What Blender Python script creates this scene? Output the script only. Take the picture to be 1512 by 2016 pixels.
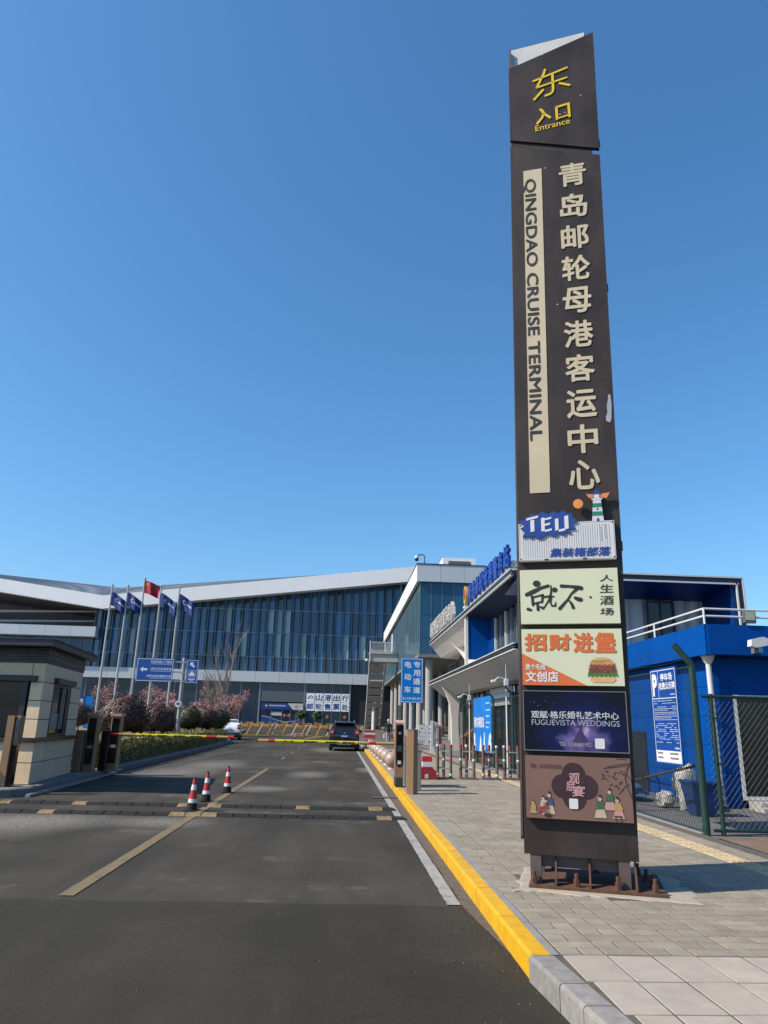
import bpy, bmesh, math, random
from mathutils import Vector, Matrix, noise as mnoise
import numpy as np
random.seed(7)
S = bpy.context.scene
for o in list(bpy.data.objects): bpy.data.objects.remove(o)
COL = S.collection
R = math.radians

# ---------------------------------------------------------------- camera
cam_d = bpy.data.cameras.new('camera'); cam = bpy.data.objects.new('camera', cam_d); COL.objects.link(cam)
cam_d.sensor_fit = 'VERTICAL'; cam_d.sensor_height = 24.0; cam_d.lens = 24.0 * 1425.0 / 2016.0
cam_d.clip_start = 0.05; cam_d.clip_end = 3000
# columns: camera right, up, back in world axes
right = Vector((0.99797101, -0.05850599, 0.02511795))
down = Vector((0.04054300, 0.27975278, -0.95921564))
fwd = Vector((0.04909305, 0.95828776, 0.28155717))
cam.matrix_world = Matrix(((right.x, -down.x, -fwd.x, 0), (right.y, -down.y, -fwd.y, 0), (right.z, -down.z, -fwd.z, 1.55), (0, 0, 0, 1)))
S.camera = cam

# ---------------------------------------------------------------- sky, sun, exposure
SUN_EL = R(42.5); SUN_TO = Vector((-0.962 * math.cos(SUN_EL), -0.272 * math.cos(SUN_EL), math.sin(SUN_EL))).normalized()
W = bpy.data.worlds.new('World'); S.world = W; W.use_nodes = True
nt = W.node_tree; nt.nodes.clear()
sky = nt.nodes.new('ShaderNodeTexSky'); sky.sky_type = 'NISHITA'; sky.sun_disc = False
sky.sun_elevation = SUN_EL; sky.sun_rotation = math.atan2(SUN_TO.x, SUN_TO.y)
sky.air_density = 1.2; sky.dust_density = 1.15; sky.ozone_density = 9.0; sky.altitude = 0
bg = nt.nodes.new('ShaderNodeBackground'); bg.inputs[1].default_value = 0.132
wo = nt.nodes.new('ShaderNodeOutputWorld')
hs = nt.nodes.new('ShaderNodeHueSaturation'); hs.inputs['Saturation'].default_value = 1.09; hs.inputs['Hue'].default_value = 0.494; nt.links.new(sky.outputs[0], hs.inputs['Color']); nt.links.new(hs.outputs[0], bg.inputs[0]); nt.links.new(bg.outputs[0], wo.inputs[0])
sl = bpy.data.lights.new('sun', 'SUN'); sl.energy = 4.7; sl.angle = R(0.53); sl.color = (1.0, 0.90, 0.765)
sun = bpy.data.objects.new('sun', sl); COL.objects.link(sun)
sun.rotation_euler = (-SUN_TO).to_track_quat('-Z', 'Y').to_euler(); sun.location = (-30, -10, 40)
S.view_settings.view_transform = 'Standard'; S.view_settings.look = 'None'
S.view_settings.exposure = 0.5; S.view_settings.gamma = 1.0
S.render.engine = 'CYCLES'; S.cycles.max_bounces = 6; S.cycles.use_denoising = True

# ---------------------------------------------------------------- materials
MATS = {}
ALB = 0.77      # overall reflectance trim for the painted, printed and paved surfaces
BRIGHT = {'white_cladding', 'beige_stone_tile', 'white_rail', 'warm_grey_panel', 'pale_trim', 'grey_cladding', 'plum_blossom', 'metal_roofing', 'corrugated_white', 'hedge_leaf', 'dark_red_leaf', 'bronze_green_leaf', 'white_paint', 'curtain_glass_blue', 'curtain_glass_teal_sheen', 'curtain_glass_blind'}
def M(name, col, rough=0.6, metal=0.0, var=0.12, scale=6.0, bump=0.0, bscale=60.0, isl=0.0, spec=0.5, coat=0.0, dirt_sheen=0.0, dcol=(0.1, 0.085, 0.07), stretch=None):
    if name in MATS: return MATS[name]
    m = bpy.data.materials.new(name); m.use_nodes = True; MATS[name] = m
    if name not in BRIGHT: col = tuple(c * ALB for c in col); dcol = tuple(c * ALB for c in dcol)
    N = m.node_tree.nodes; L = m.node_tree.links; b = N['Principled BSDF']
    b.inputs['Roughness'].default_value = rough; b.inputs['Metallic'].default_value = metal
    b.inputs['Specular IOR Level'].default_value = spec
    if coat: b.inputs['Coat Weight'].default_value = coat; b.inputs['Coat Roughness'].default_value = 0.06
    geo = N.new('ShaderNodeNewGeometry')
    vec = geo.outputs['Position']
    if stretch:
        mp = N.new('ShaderNodeVectorMath'); mp.operation = 'MULTIPLY'; mp.inputs[1].default_value = stretch
        L.new(vec, mp.inputs[0]); vec = mp.outputs[0]
    nz = N.new('ShaderNodeTexNoise'); nz.inputs['Scale'].default_value = scale; nz.inputs['Detail'].default_value = 6; nz.inputs['Roughness'].default_value = 0.62
    L.new(vec, nz.inputs['Vector'])
    mr = N.new('ShaderNodeMapRange'); mr.inputs[1].default_value = 0.25; mr.inputs[2].default_value = 0.75
    mr.inputs[3].default_value = 1 - var; mr.inputs[4].default_value = 1 + var
    L.new(nz.outputs['Fac'], mr.inputs[0])
    fac = mr.outputs[0]
    if isl:
        oi = N.new('ShaderNodeObjectInfo'); ad = N.new('ShaderNodeMath'); ad.operation = 'ADD'
        L.new(geo.outputs['Random Per Island'], ad.inputs[0]); L.new(oi.outputs['Random'], ad.inputs[1])
        fr = N.new('ShaderNodeMath'); fr.operation = 'FRACT'; L.new(ad.outputs[0], fr.inputs[0])
        m2 = N.new('ShaderNodeMapRange'); m2.inputs[3].default_value = 1 - isl; m2.inputs[4].default_value = 1 + isl
        L.new(fr.outputs[0], m2.inputs[0])
        mu = N.new('ShaderNodeMath'); mu.operation = 'MULTIPLY'; L.new(fac, mu.inputs[0]); L.new(m2.outputs[0], mu.inputs[1]); fac = mu.outputs[0]
    mx = N.new('ShaderNodeVectorMath'); mx.operation = 'SCALE'; mx.inputs[0].default_value = col[:3]
    L.new(fac, mx.inputs['Scale'])
    out = mx.outputs[0]
    if dirt_sheen:
        n2 = N.new('ShaderNodeTexNoise'); n2.inputs['Scale'].default_value = scale * 0.37; n2.inputs['Detail'].default_value = 8; n2.inputs['Roughness'].default_value = 0.7
        L.new(vec, n2.inputs['Vector'])
        r2 = N.new('ShaderNodeMapRange'); r2.inputs[1].default_value = 0.5; r2.inputs[2].default_value = 0.72; r2.inputs[3].default_value = 0; r2.inputs[4].default_value = dirt_sheen
        L.new(n2.outputs['Fac'], r2.inputs[0])
        mm = N.new('ShaderNodeMix'); mm.data_type = 'RGBA'; L.new(r2.outputs[0], mm.inputs[0]); L.new(out, mm.inputs[6]); mm.inputs[7].default_value = (*dcol, 1); out = mm.outputs[2]
    L.new(out, b.inputs['Base Color'])
    rr = N.new('ShaderNodeMapRange'); rr.inputs[1].default_value = 0.3; rr.inputs[2].default_value = 0.7
    rr.inputs[3].default_value = max(0.02, rough - 0.08); rr.inputs[4].default_value = min(1, rough + 0.08)
    L.new(nz.outputs['Fac'], rr.inputs[0]); L.new(rr.outputs[0], b.inputs['Roughness'])
    if bump:
        nb = N.new('ShaderNodeTexNoise'); nb.inputs['Scale'].default_value = bscale; nb.inputs['Detail'].default_value = 5
        L.new(vec, nb.inputs['Vector'])
        bp = N.new('ShaderNodeBump'); bp.inputs['Strength'].default_value = bump; bp.inputs['Distance'].default_value = 0.01
        L.new(nb.outputs['Fac'], bp.inputs['Height']); L.new(bp.outputs[0], b.inputs['Normal'])
    return m
def glass(name, col, rough=0.06, isl=0.25, spec=0.5, bump=0.0):
    m = M(name, col, rough, 0.0, 0.10, 0.6, bump=bump, bscale=0.35, isl=isl, spec=spec)
    return m

# ---------------------------------------------------------------- mesh helpers
ORG = {}
class MB:
    def __init__(s): s.v = []; s.f = []; s.mi = []; s.m = 0
    def add(s, vs, fs):
        k = len(s.v); s.v += [tuple(p) for p in vs]
        for f in fs: s.f.append(tuple(i + k for i in f)); s.mi.append(s.m)
        return s
    def box(s, x0, x1, y0, y1, z0, z1):
        return s.add([(x0, y0, z0), (x1, y0, z0), (x1, y1, z0), (x0, y1, z0), (x0, y0, z1), (x1, y0, z1), (x1, y1, z1), (x0, y1, z1)],
                     [(3, 2, 1, 0), (4, 5, 6, 7), (0, 1, 5, 4), (1, 2, 6, 5), (2, 3, 7, 6), (3, 0, 4, 7)])
    def bbox(s, x0, x1, y0, y1, z0, z1, b=0.01):     # bevelled box
        c = []
        for z, i in ((z0, b), (z0 + b, 0), (z1 - b, 0), (z1, b)):
            bb = b
            xa, xb, ya, yb = x0 + i, x1 - i, y0 + i, y1 - i
            q = bb if i == 0 else bb * 0.5
            c.append([(xa + q, ya, z), (xb - q, ya, z), (xb, ya + q, z), (xb, yb - q, z), (xb - q, yb, z), (xa + q, yb, z), (xa, yb - q, z), (xa, ya + q, z)])
        return s.loft(c)
    def loft(s, rings, cap=True, closed=True):
        n = len(rings[0]); vs = [p for r in rings for p in r]; fs = []
        for a in range(len(rings) - 1):
            for i in range(n if closed else n - 1):
                j = (i + 1) % n
                fs.append((a * n + i, a * n + j, (a + 1) * n + j, (a + 1) * n + i))
        if cap:
            fs.append(tuple(reversed(range(n)))); fs.append(tuple(range((len(rings) - 1) * n, len(rings) * n)))
        return s.add(vs, fs)
    def obox(s, O, U, V, N):   # box from corner O with edge vectors
        O, U, V, N = map(Vector, (O, U, V, N))
        p = [O, O + U, O + U + V, O + V]; q = [a + N for a in p]
        flip = U.cross(V).dot(N) < 0
        fs = [(3, 2, 1, 0), (4, 5, 6, 7), (0, 1, 5, 4), (1, 2, 6, 5), (2, 3, 7, 6), (3, 0, 4, 7)]
        if flip: fs = [tuple(reversed(f)) for f in fs]
        return s.add(p + q, fs)
    def bar(s, a, b, w, h=None, up=(0, 0, 1)):   # rectangular bar between two points
        a, b = Vector(a), Vector(b); h = h or w; t = (b - a).normalized(); up = Vector(up)
        if abs(t.dot(up)) > 0.98: up = Vector((0, 1, 0))
        x = t.cross(up).normalized(); y = x.cross(t)
        return s.obox(a - x * w / 2 - y * h / 2, x * w, y * h, b - a)
    def tube(s, pts, r, n=8, cap=True):
        pts = [Vector(p) for p in pts]
        if not hasattr(r, '__len__'): r = [r] * len(pts)
        rings = []; pu = None
        for i, p in enumerate(pts):
            t = (pts[min(i + 1, len(pts) - 1)] - pts[max(i - 1, 0)]).normalized()
            if pu is None:
                up = Vector((0, 0, 1)) if abs(t.z) < 0.9 else Vector((1, 0, 0))
                pu = t.cross(up).normalized()
            pu = (pu - t * pu.dot(t)).normalized(); w = t.cross(pu)
            rings.append([p + (pu * math.cos(2 * math.pi * k / n) + w * math.sin(2 * math.pi * k / n)) * r[i] for k in range(n)])
        return s.loft(rings, cap)
    def lathe(s, prof, c=(0, 0, 0), n=24):
        cx, cy, cz = c
        return s.loft([[(cx + r * math.cos(2 * math.pi * k / n), cy + r * math.sin(2 * math.pi * k / n), cz + z) for k in range(n)] for r, z in prof])
    def prism(s, poly, O, U, V, N):  # polygon in (u,v) extruded along N (vector with length)
        O, U, V, N = map(Vector, (O, U, V, N)); n = len(poly)
        a = [O + U * u + V * v for u, v in poly]; b = [p + N for p in a]
        ar = sum(poly[i][0] * poly[(i + 1) % n][1] - poly[(i + 1) % n][0] * poly[i][1] for i in range(n))
        flip = (U.cross(V).dot(N) * ar) < 0
        fs = [tuple(reversed(range(n))), tuple(range(n, 2 * n))] + [(i, (i + 1) % n, n + (i + 1) % n, n + i) for i in range(n)]
        if flip: fs = [tuple(reversed(f)) for f in fs]
        return s.add(a + b, fs)
    def sphere(s, c, r, n=20, m=12, sz=1.0):
        prof = [(r * math.sin(math.pi * i / m) + 1e-4, -r * sz * math.cos(math.pi * i / m)) for i in range(m + 1)]
        return s.lathe(prof, c, n)
    def build(s, name, mat, parent=None, smooth=False, kind=None):
        mats = mat if isinstance(mat, (list, tuple)) else [mat]
        if parent is not None: org = ORG[parent.name]
        else:
            a = np.array(s.v); org = Vector(((a[:, 0].min() + a[:, 0].max()) / 2, (a[:, 1].min() + a[:, 1].max()) / 2, a[:, 2].min()))
        me = bpy.data.meshes.new(name)
        me.from_pydata([(p[0] - org.x, p[1] - org.y, p[2] - org.z) for p in s.v], [], s.f)
        for m in mats: me.materials.append(m)
        if len(mats) > 1: me.polygons.foreach_set('material_index', s.mi)
        if smooth:
            me.polygons.foreach_set('use_smooth', [True] * len(me.polygons))
            me.set_sharp_from_angle(angle=R(38))
        me.update()
        o = bpy.data.objects.new(name, me); COL.objects.link(o)
        if parent is not None: o.parent = parent
        else: o.location = org
        ORG[o.name] = org
        if kind: o['kind'] = kind
        return o
def tag(o, label, cat, group=None):
    o['label'] = label; o['category'] = cat
    if group: o['group'] = group
    return o
def thing(name, label, cat, loc, group=None, rz=0):
    o = bpy.data.objects.new(name, None); COL.objects.link(o); o.location = loc; o.rotation_euler.z = rz
    o.empty_display_size = 0.2; ORG[o.name] = Vector(loc)
    return tag(o, label, cat, group)
def local(name, label, cat, loc, rz=0, group=None):      # thing whose parts are modelled in local coordinates
    o = thing(name, label, cat, loc, group, rz); ORG[o.name] = Vector((0, 0, 0)); return o
def inst(name, me, loc, parent=None, rz=0, scale=None):  # shares mesh data
    o = bpy.data.objects.new(name, me); COL.objects.link(o)
    if parent is not None: o.parent = parent; o.location = Vector(loc) - ORG[parent.name]
    else: o.location = loc
    if rz: o.rotation_euler.z = rz
    if scale: o.scale = scale
    ORG[o.name] = ORG[parent.name] if parent is not None else Vector(loc)
    return o
def copy_tree(o, loc, rz=0, label=None):
    c = o.copy(); COL.objects.link(c); c.location = loc; c.rotation_euler.z = rz
    if label: c['label'] = label
    for ch in list(o.children):
        d = ch.copy(); COL.objects.link(d); d.parent = c
        for g in list(ch.children):
            e = g.copy(); COL.objects.link(e); e.parent = d
    return c
def struct(o): o['kind'] = 'structure'; return o

class Fr:   # flat frame on a sign face: origin, u axis, v axis, outward normal
    def __init__(s, O, U, V): s.O = Vector(O); s.U = Vector(U).normalized(); s.V = Vector(V).normalized(); s.N = s.U.cross(s.V).normalized()
    def p(s, u, v, n=0.0): return s.O + s.U * u + s.V * v + s.N * n
    def poly(s, mb, pts, n0, n1): return mb.prism(pts, s.p(0, 0, n0), s.U, s.V, s.N * (n1 - n0))
    def rect(s, mb, u0, u1, v0, v1, n0, n1): return s.poly(mb, [(u0, v0), (u1, v0), (u1, v1), (u0, v1)], n0, n1)
    def disc(s, mb, u, v, r, n0, n1, k=28, rv=None): return s.poly(mb, [(u + r * math.cos(2 * math.pi * i / k), v + (rv or r) * math.sin(2 * math.pi * i / k)) for i in range(k)], n0, n1)
    def stroke(s, mb, pts, w, n0, n1):   # brush stroke with rounded ends, w = width or list
        P = [Vector((a, b)) for a, b in pts]
        if not hasattr(w, '__len__'): w = [w] * len(P)
        Lf, Rt = [], []
        for i, p in enumerate(P):
            t = (P[min(i + 1, len(P) - 1)] - P[max(i - 1, 0)]); t.normalize(); q = Vector((-t.y, t.x))
            if i == 0: Lf += [p - t * w[0] * .35 + q * w[0] * .28]; Rt += [p - t * w[0] * .35 - q * w[0] * .28]
            Lf.append(p + q * w[i] / 2); Rt.append(p - q * w[i] / 2)
            if i == len(P) - 1: Lf += [p + t * w[i] * .35 + q * w[i] * .28]; Rt += [p + t * w[i] * .35 - q * w[i] * .28]
        for i in range(len(Lf) - 1):
            s.poly(mb, [tuple(Lf[i]), tuple(Rt[i]), tuple(Rt[i + 1]), tuple(Lf[i + 1])], n0, n1)
        return mb
    def rrect(s, mb, u0, u1, v0, v1, r, n0, n1):
        pts = []
        for cx, cy, a in ((u1 - r, v1 - r, 0), (u0 + r, v1 - r, 90), (u0 + r, v0 + r, 180), (u1 - r, v0 + r, 270)):
            for k in range(5): t = R(a + k * 22.5); pts.append((cx + r * math.cos(t), cy + r * math.sin(t)))
        return s.poly(mb, pts, n0, n1)
    def frame(s, mb, u0, u1, v0, v1, w, n0, n1):
        s.rect(mb, u0, u1, v0, v0 + w, n0, n1); s.rect(mb, u0, u1, v1 - w, v1, n0, n1)
        s.rect(mb, u0, u0 + w, v0 + w, v1 - w, n0, n1); return s.rect(mb, u1 - w, u1, v0 + w, v1 - w, n0, n1)
TXT = {}
def glyphs(body, bold):
    key = (body, bold)
    if key not in TXT:
        c = bpy.data.curves.new('t', 'FONT'); c.body = body; c.size = 1; c.resolution_u = 3; c.fill_mode = 'FRONT'
        o = bpy.data.objects.new('t', c); COL.objects.link(o); bpy.context.view_layer.update()
        me = o.to_mesh()
        vs = np.array([v.co[:2] for v in me.vertices]); fs = [tuple(p.vertices) for p in me.polygons]
        o.to_mesh_clear(); bpy.data.objects.remove(o); bpy.data.curves.remove(c)
        ks = [(0.0, 0.0)] + ([(bold * math.cos(i * math.pi / 4), bold * math.sin(i * math.pi / 4)) for i in range(8)] if bold > .001 else [])
        n = len(vs); ly = np.repeat(np.arange(len(ks)), n)
        vs = np.concatenate([vs + np.array(k) for k in ks]); fs = [tuple(i + j * n for i in f) for j in range(len(ks)) for f in fs]
        TXT[key] = (vs, fs, ly)      # heavier weight = the outline spread in eight directions
    return TXT[key]
def text(fr, body, u0, u1, v0, v1, mat, parent, n=0.003, bold=0.02, name='lettering', turn=False, shear=0.0, mb=None, depth=0.0):
    """fit text into the box; turn=True reads downward"""
    vs, fs, ly = glyphs(body, bold)
    lo, hi = vs.min(0), vs.max(0); q = (vs - lo) / (hi - lo)
    if turn: q = np.stack([q[:, 1], 1 - q[:, 0]], 1)
    own = mb is None
    mb = mb or MB()
    P = [fr.p(u0 + (a + shear * (b - .5)) * (u1 - u0), v0 + b * (v1 - v0), n + .00018 * l) for (a, b), l in zip(q, ly)]
    mb.add(P, fs)
    if depth:
        k = len(P); mb.add([p - fr.N * depth for p in P], [tuple(reversed(f)) for f in fs])
        ed = {}
        for f in fs:
            for i in range(len(f)): e = (f[i], f[(i + 1) % len(f)]); ed[e] = 1
        base = len(mb.v) - 2 * k
        for (a, b) in ed:
            if (b, a) not in ed: mb.f.append((base + b, base + a, base + k + a, base + k + b)); mb.mi.append(mb.m)
    return mb.build(name, mat, parent, kind='stuff') if own else mb
def gz(y): return 0.0 if y < 72 else min(1.2, (y - 72) * 0.025)
# ================================================================ ground, road, pavements
def xk(y): return 1.28 + 0.0055 * (y - 5) if y >= 5.2 else 1.27 + (5.2 - y) * 0.085
def sheet(name, xs, ys, dz, mat, xf=None):
    mb = MB(); vs = []
    for y in ys:
        for x in xs: vs.append(((xf(y, x) if xf else x), y, gz(y) + dz))
    n = len(xs)
    mb.add(vs, [(j * n + i, j * n + i + 1, (j + 1) * n + i + 1, (j + 1) * n + i) for j in range(len(ys) - 1) for i in range(n - 1)])
    return struct(mb.build(name, mat))
YS = [-60, -20, 0, 30, 60, 72, 80, 90, 100, 110, 120, 135, 300, 1200]
m_ground = M('plaza_concrete', (0.20, 0.195, 0.185), 0.85, var=0.2, scale=0.35, bump=0.2, dirt_sheen=0.3)
sheet('ground', [-600, -60, -20, 0, 30, 80, 600], YS, -0.02, m_ground)

def asphalt(name, base, worn, dust):
    m = bpy.data.materials.new(name); m.use_nodes = True; N = m.node_tree.nodes; L = m.node_tree.links; b = N['Principled BSDF']
    geo = N.new('ShaderNodeNewGeometry'); pos = geo.outputs['Position']
    def nz(scale, det, ro=0.6, st=None):
        v = pos
        if st:
            q = N.new('ShaderNodeVectorMath'); q.operation = 'MULTIPLY'; q.inputs[1].default_value = st; L.new(pos, q.inputs[0]); v = q.outputs[0]
        t = N.new('ShaderNodeTexNoise'); t.inputs['Scale'].default_value = scale; t.inputs['Detail'].default_value = det; t.inputs['Roughness'].default_value = ro; L.new(v, t.inputs['Vector']); return t.outputs['Fac']
    def rng(a, i0, i1, o0, o1):
        r = N.new('ShaderNodeMapRange'); r.inputs[1].default_value = i0; r.inputs[2].default_value = i1; r.inputs[3].default_value = o0; r.inputs[4].default_value = o1; L.new(a, r.inputs[0]); return r.outputs[0]
    def mul(a, c):
        r = N.new('ShaderNodeMath'); r.operation = 'MULTIPLY'; L.new(a, r.inputs[0])
        if hasattr(c, 'default_value'): L.new(c, r.inputs[1])
        else: r.inputs[1].default_value = c
        return r.outputs[0]
    def mix(f, A, B):
        x = N.new('ShaderNodeMix'); x.data_type = 'RGBA'; L.new(f, x.inputs[0])
        for k, c in ((6, A), (7, B)):
            if isinstance(c, tuple): x.inputs[k].default_value = (*c, 1)
            else: L.new(c, x.inputs[k])
        return x.outputs[2]
    streak = rng(nz(1.1, 5, 0.6, (1.0, 0.11, 1)), 0.35, 0.7, 0, 1)
    c = mix(streak, base, worn)
    patch = rng(nz(0.28, 4), 0.42, 0.62, 0, 0.7)
    c = mix(patch, c, tuple(x * 0.72 for x in base))
    vo = N.new('ShaderNodeTexVoronoi'); vo.inputs['Scale'].default_value = 150; L.new(pos, vo.inputs['Vector'])
    agg = rng(vo.outputs['Distance'], 0.0, 0.75, 0.62, 1.45)
    sc = N.new('ShaderNodeVectorMath'); sc.operation = 'SCALE'; L.new(c, sc.inputs[0]); L.new(agg, sc.inputs['Scale']); c = sc.outputs[0]
    gr = rng(nz(75, 3, 0.8), 0.3, 0.7, 0.68, 1.36)
    s2 = N.new('ShaderNodeVectorMath'); s2.operation = 'SCALE'; L.new(c, s2.inputs[0]); L.new(gr, s2.inputs['Scale']); c = s2.outputs[0]
    # spilled dust, one drift before the humps and one at the centre line
    def drift(cx, cy, rx, ry):
        a = N.new('ShaderNodeVectorMath'); a.operation = 'SUBTRACT'; a.inputs[1].default_value = (cx, cy, 0); L.new(pos, a.inputs[0])
        m_ = N.new('ShaderNodeVectorMath'); m_.operation = 'MULTIPLY'; m_.inputs[1].default_value = (1 / rx, 1 / ry, 0); L.new(a.outputs[0], m_.inputs[0])
        l_ = N.new('ShaderNodeVectorMath'); l_.operation = 'LENGTH'; L.new(m_.outputs[0], l_.inputs[0]); return rng(l_.outputs['Value'], 0.2, 1.0, 1.0, 0.0)
    spots = [(-4.5, 12.4, 1.7, 1.2), (-5.2, 11.6, 1.6, 1.6), (-2.7, 12.4, .9, .8), (-5.0, 23.5, 1.6, 3.0), (-1.9, 18.6, .8, 1.2), (-.9, 24, .8, 2.0), (1.0, 27, .5, 1.6), (-4.6, 28, 1.4, 4), (-.5, 46, 1.5, 5)]
    gn = rng(nz(16, 6, 0.85), 0.38, 0.60, 0.0, 1.0)
    for (a_, b_, c_, d_) in spots: c = mix(mul(mul(drift(a_, b_, c_, d_), gn), 0.85 if dust > .2 else 0.0), c, (0.23, 0.215, 0.19))
    speck = mul(rng(nz(170, 2), 0.66, 0.72, 0, 0.5), rng(nz(0.7, 3), 0.4, 0.7, 0.15, 1))
    c = mix(speck, c, (0.17, 0.155, 0.13))
    # pale dust blown against the humps and between the lanes
    dm = mul(rng(nz(0.55, 6, 0.7, (0.8, 0.9, 1)), 0.565, 0.68, 0, 1), rng(nz(24, 5, 0.75), 0.38, 0.62, 0.1, 1))
    c = mix(mul(dm, dust), c, (0.22, 0.205, 0.18))
    # faint scuff marks from tyres
    wv = N.new('ShaderNodeTexWave'); wv.inputs['Scale'].default_value = 0.35; wv.inputs['Distortion'].default_value = 7; wv.inputs['Detail'].default_value = 1.5; wv.inputs['Detail Scale'].default_value = 0.35
    L.new(pos, wv.inputs['Vector'])
    sf = mul(rng(wv.outputs['Fac'], 0.992, 1.0, 0, 0.22), rng(nz(1.5, 2), 0.45, 0.6, 0, 1))
    c = mix(mul(sf, 0.25), c, (0.075, 0.068, 0.06))
    # hairline cracks and old oil drips
    wp = N.new('ShaderNodeVectorMath'); wp.operation = 'MULTIPLY_ADD'; wp.inputs[1].default_value = (.35, .35, 0); nv = N.new('ShaderNodeTexNoise'); nv.inputs['Scale'].default_value = 2.5; nv.inputs['Detail'].default_value = 6; L.new(pos, nv.inputs['Vector']); L.new(nv.outputs['Color'], wp.inputs[0]); L.new(pos, wp.inputs[2])
    ve = N.new('ShaderNodeTexVoronoi'); ve.feature = 'DISTANCE_TO_EDGE'; ve.inputs['Scale'].default_value = 0.33; L.new(wp.outputs[0], ve.inputs['Vector'])
    ck = mul(rng(ve.outputs['Distance'], 0.0015, 0.0045, 0.75, 0.0), rng(nz(0.45, 2), 0.47, 0.56, 0, 1))
    c = mix(mul(ck, 0.25), c, (0.016, 0.014, 0.012))
    oil = mul(rng(nz(1.7, 3, 0.5), 0.64, 0.72, 0, 0.55), rng(nz(0.3, 1), 0.45, 0.6, 0, 1)); c = mix(oil, c, (0.016, 0.014, 0.012))
    L.new(c, b.inputs['Base Color']); b.inputs['Roughness'].default_value = 0.9
    b.inputs['Specular IOR Level'].default_value = 0.25
    bp = N.new('ShaderNodeBump'); bp.inputs['Strength'].default_value = 0.35; bp.inputs['Distance'].default_value = 0.004
    L.new(vo.outputs['Distance'], bp.inputs['Height']); L.new(bp.outputs[0], b.inputs['Normal'])
    return m
m_as1 = asphalt('asphalt_worn', (0.0270, 0.0238, 0.0172), (0.056, 0.0495, 0.0370), 0.6)
m_as2 = asphalt('asphalt_fresh', (0.0205, 0.0180, 0.0122), (0.036, 0.0316, 0.0220), 0.10)
sheet('road', [-40, -20, -7.5, -3, 1.75], [7.15, 20, 40, 60, 72, 80, 90, 100, 112], 0.0, m_as1)
# nearer stretch of newer asphalt with an uneven seam
mb = MB(); xs = [-30 + i * 0.35 for i in range(93)]; xs[-1] = 2.4
se = [7.18 + 0.05 * mnoise.noise(Vector((x * 1.3, 0, 0))) + 0.02 * mnoise.noise(Vector((x * 6, 3, 0))) - 0.012 * x for x in xs]
vs = [(x, y, 0.004) for x, y in zip(xs, se)] + [(x, -40, 0.004) for x in xs]; n = len(xs)
mb.add(vs, [(i, n + i, n + i + 1, i + 1) for i in range(n - 1)])
struct(mb.build('road_near_stretch', m_as2))

def paint(name, col, wear):
    m = M(name, col, 0.75, var=0.15, scale=9, dirt_sheen=wear, dcol=(0.085, 0.08, 0.075)); return m
m_wl = paint('worn_white_paint', (0.36, 0.35, 0.325), 0.75)
m_yl = paint('worn_yellow_paint', (0.205, 0.150, 0.066), 1.0)
def ragged(name, x0, x1, y0, y1, z, mat, xf=lambda y: 0):
    mb = MB(); k = max(4, int((y1 - y0) / 0.12)); L_, R_ = [], []
    for i in range(k + 1):
        y = y0 + (y1 - y0) * i / k; e = lambda s: 0.012 * mnoise.noise(Vector((s, y * 5, 0)))
        L_.append((x0 + xf(y) + e(1), y, gz(y) + z)); R_.append((x1 + xf(y) + e(9), y, gz(y) + z))
    mb.add(L_ + R_, [(i, k + 1 + i, k + 2 + i, i + 1) for i in range(k)])
    return struct(mb.build(name, mat))
ragged('road_marking_edge_line', 1.03, 1.155, 7.2, 46, 0.008, m_wl)
ragged('road_marking_centre_line', -2.46, -2.32, 7.35, 26.2, 0.008, m_yl)
for k, y in enumerate((33, 39.5, 46, 53, 60)): ragged('road_marking_dash', -2.5, -2.38, y, y + 2.2, 0.008, m_yl)
ragged('road_marking_lane_line', -7.17, -7.10, 24, 58, 0.008, paint('faded_white_paint', (.15, .147, .14), .8), lambda y: (y - 24) * 0.02 + 1.2)
for x, y in ((-3.5, 74), (-6.5, 79), (-1.5, 82)):
    ragged('road_marking_arrow', x, x + 0.35, y, y + 7, 0.012, m_wl, lambda yy: (yy - y) * 0.35)
# gritty strip between line and kerb
m_grit = M('roadside_grit', (0.115, 0.092, 0.07), 0.95, var=0.4, scale=14, bump=0.5, bscale=90, dirt_sheen=0.6, dcol=(0.06, 0.055, 0.05))
mb = MB(); ys = [5.6 + i * 0.25 for i in range(160)]
a = [(1.17 + 0.03 * mnoise.noise(Vector((0, y * 2, 0))) + max(0, 7.0 - y) * .09, y, 0.006) for y in ys]; c = [(xk(y) + 0.02, y, 0.006) for y in ys]
mb.add(a + c, [(i, len(ys) + i, len(ys) + i + 1, i + 1) for i in range(len(ys) - 1)])
struct(mb.build('gutter', m_grit))

# ---- kerb: stones one by one
m_ky = M('yellow_kerb_paint', (0.78, 0.42, 0.004), 0.55, var=0.10, scale=7, bump=0.3, bscale=22, isl=.06, dirt_sheen=0.6, dcol=(0.38, 0.22, 0.03))
m_kg = M('grey_granite_kerb', (0.28, 0.262, 0.235), 0.75, var=0.25, scale=12, bump=0.25, bscale=120, isl=0.12, dirt_sheen=0.4, dcol=(0.2, 0.2, 0.195))
kerb = thing('kerb', 'long roadside kerb, bright yellow with a bare grey granite near end', 'kerb', (1.35, 5.2, 0))
def kerb_stone(y0, y1, mat, w=0.135, h=0.152):
    mb = MB(); g = 0.006; ya, yb = y0 + g, y1 - g; rings = []
    for y in (ya, yb):
        x = xk(y); z = gz(y); j = random.uniform(-.002, .002)
        rings.append([(x + j, y, z - .02), (x + w, y, z - .02), (x + w, y, z + h), (x + .018, y, z + h), (x + .005 + j, y, z + h - .006), (x + j, y, z + h - .022)])
    mb.loft(rings)
    return mb.build('kerb_stone', mat, kerb)
y = -3.0
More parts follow.
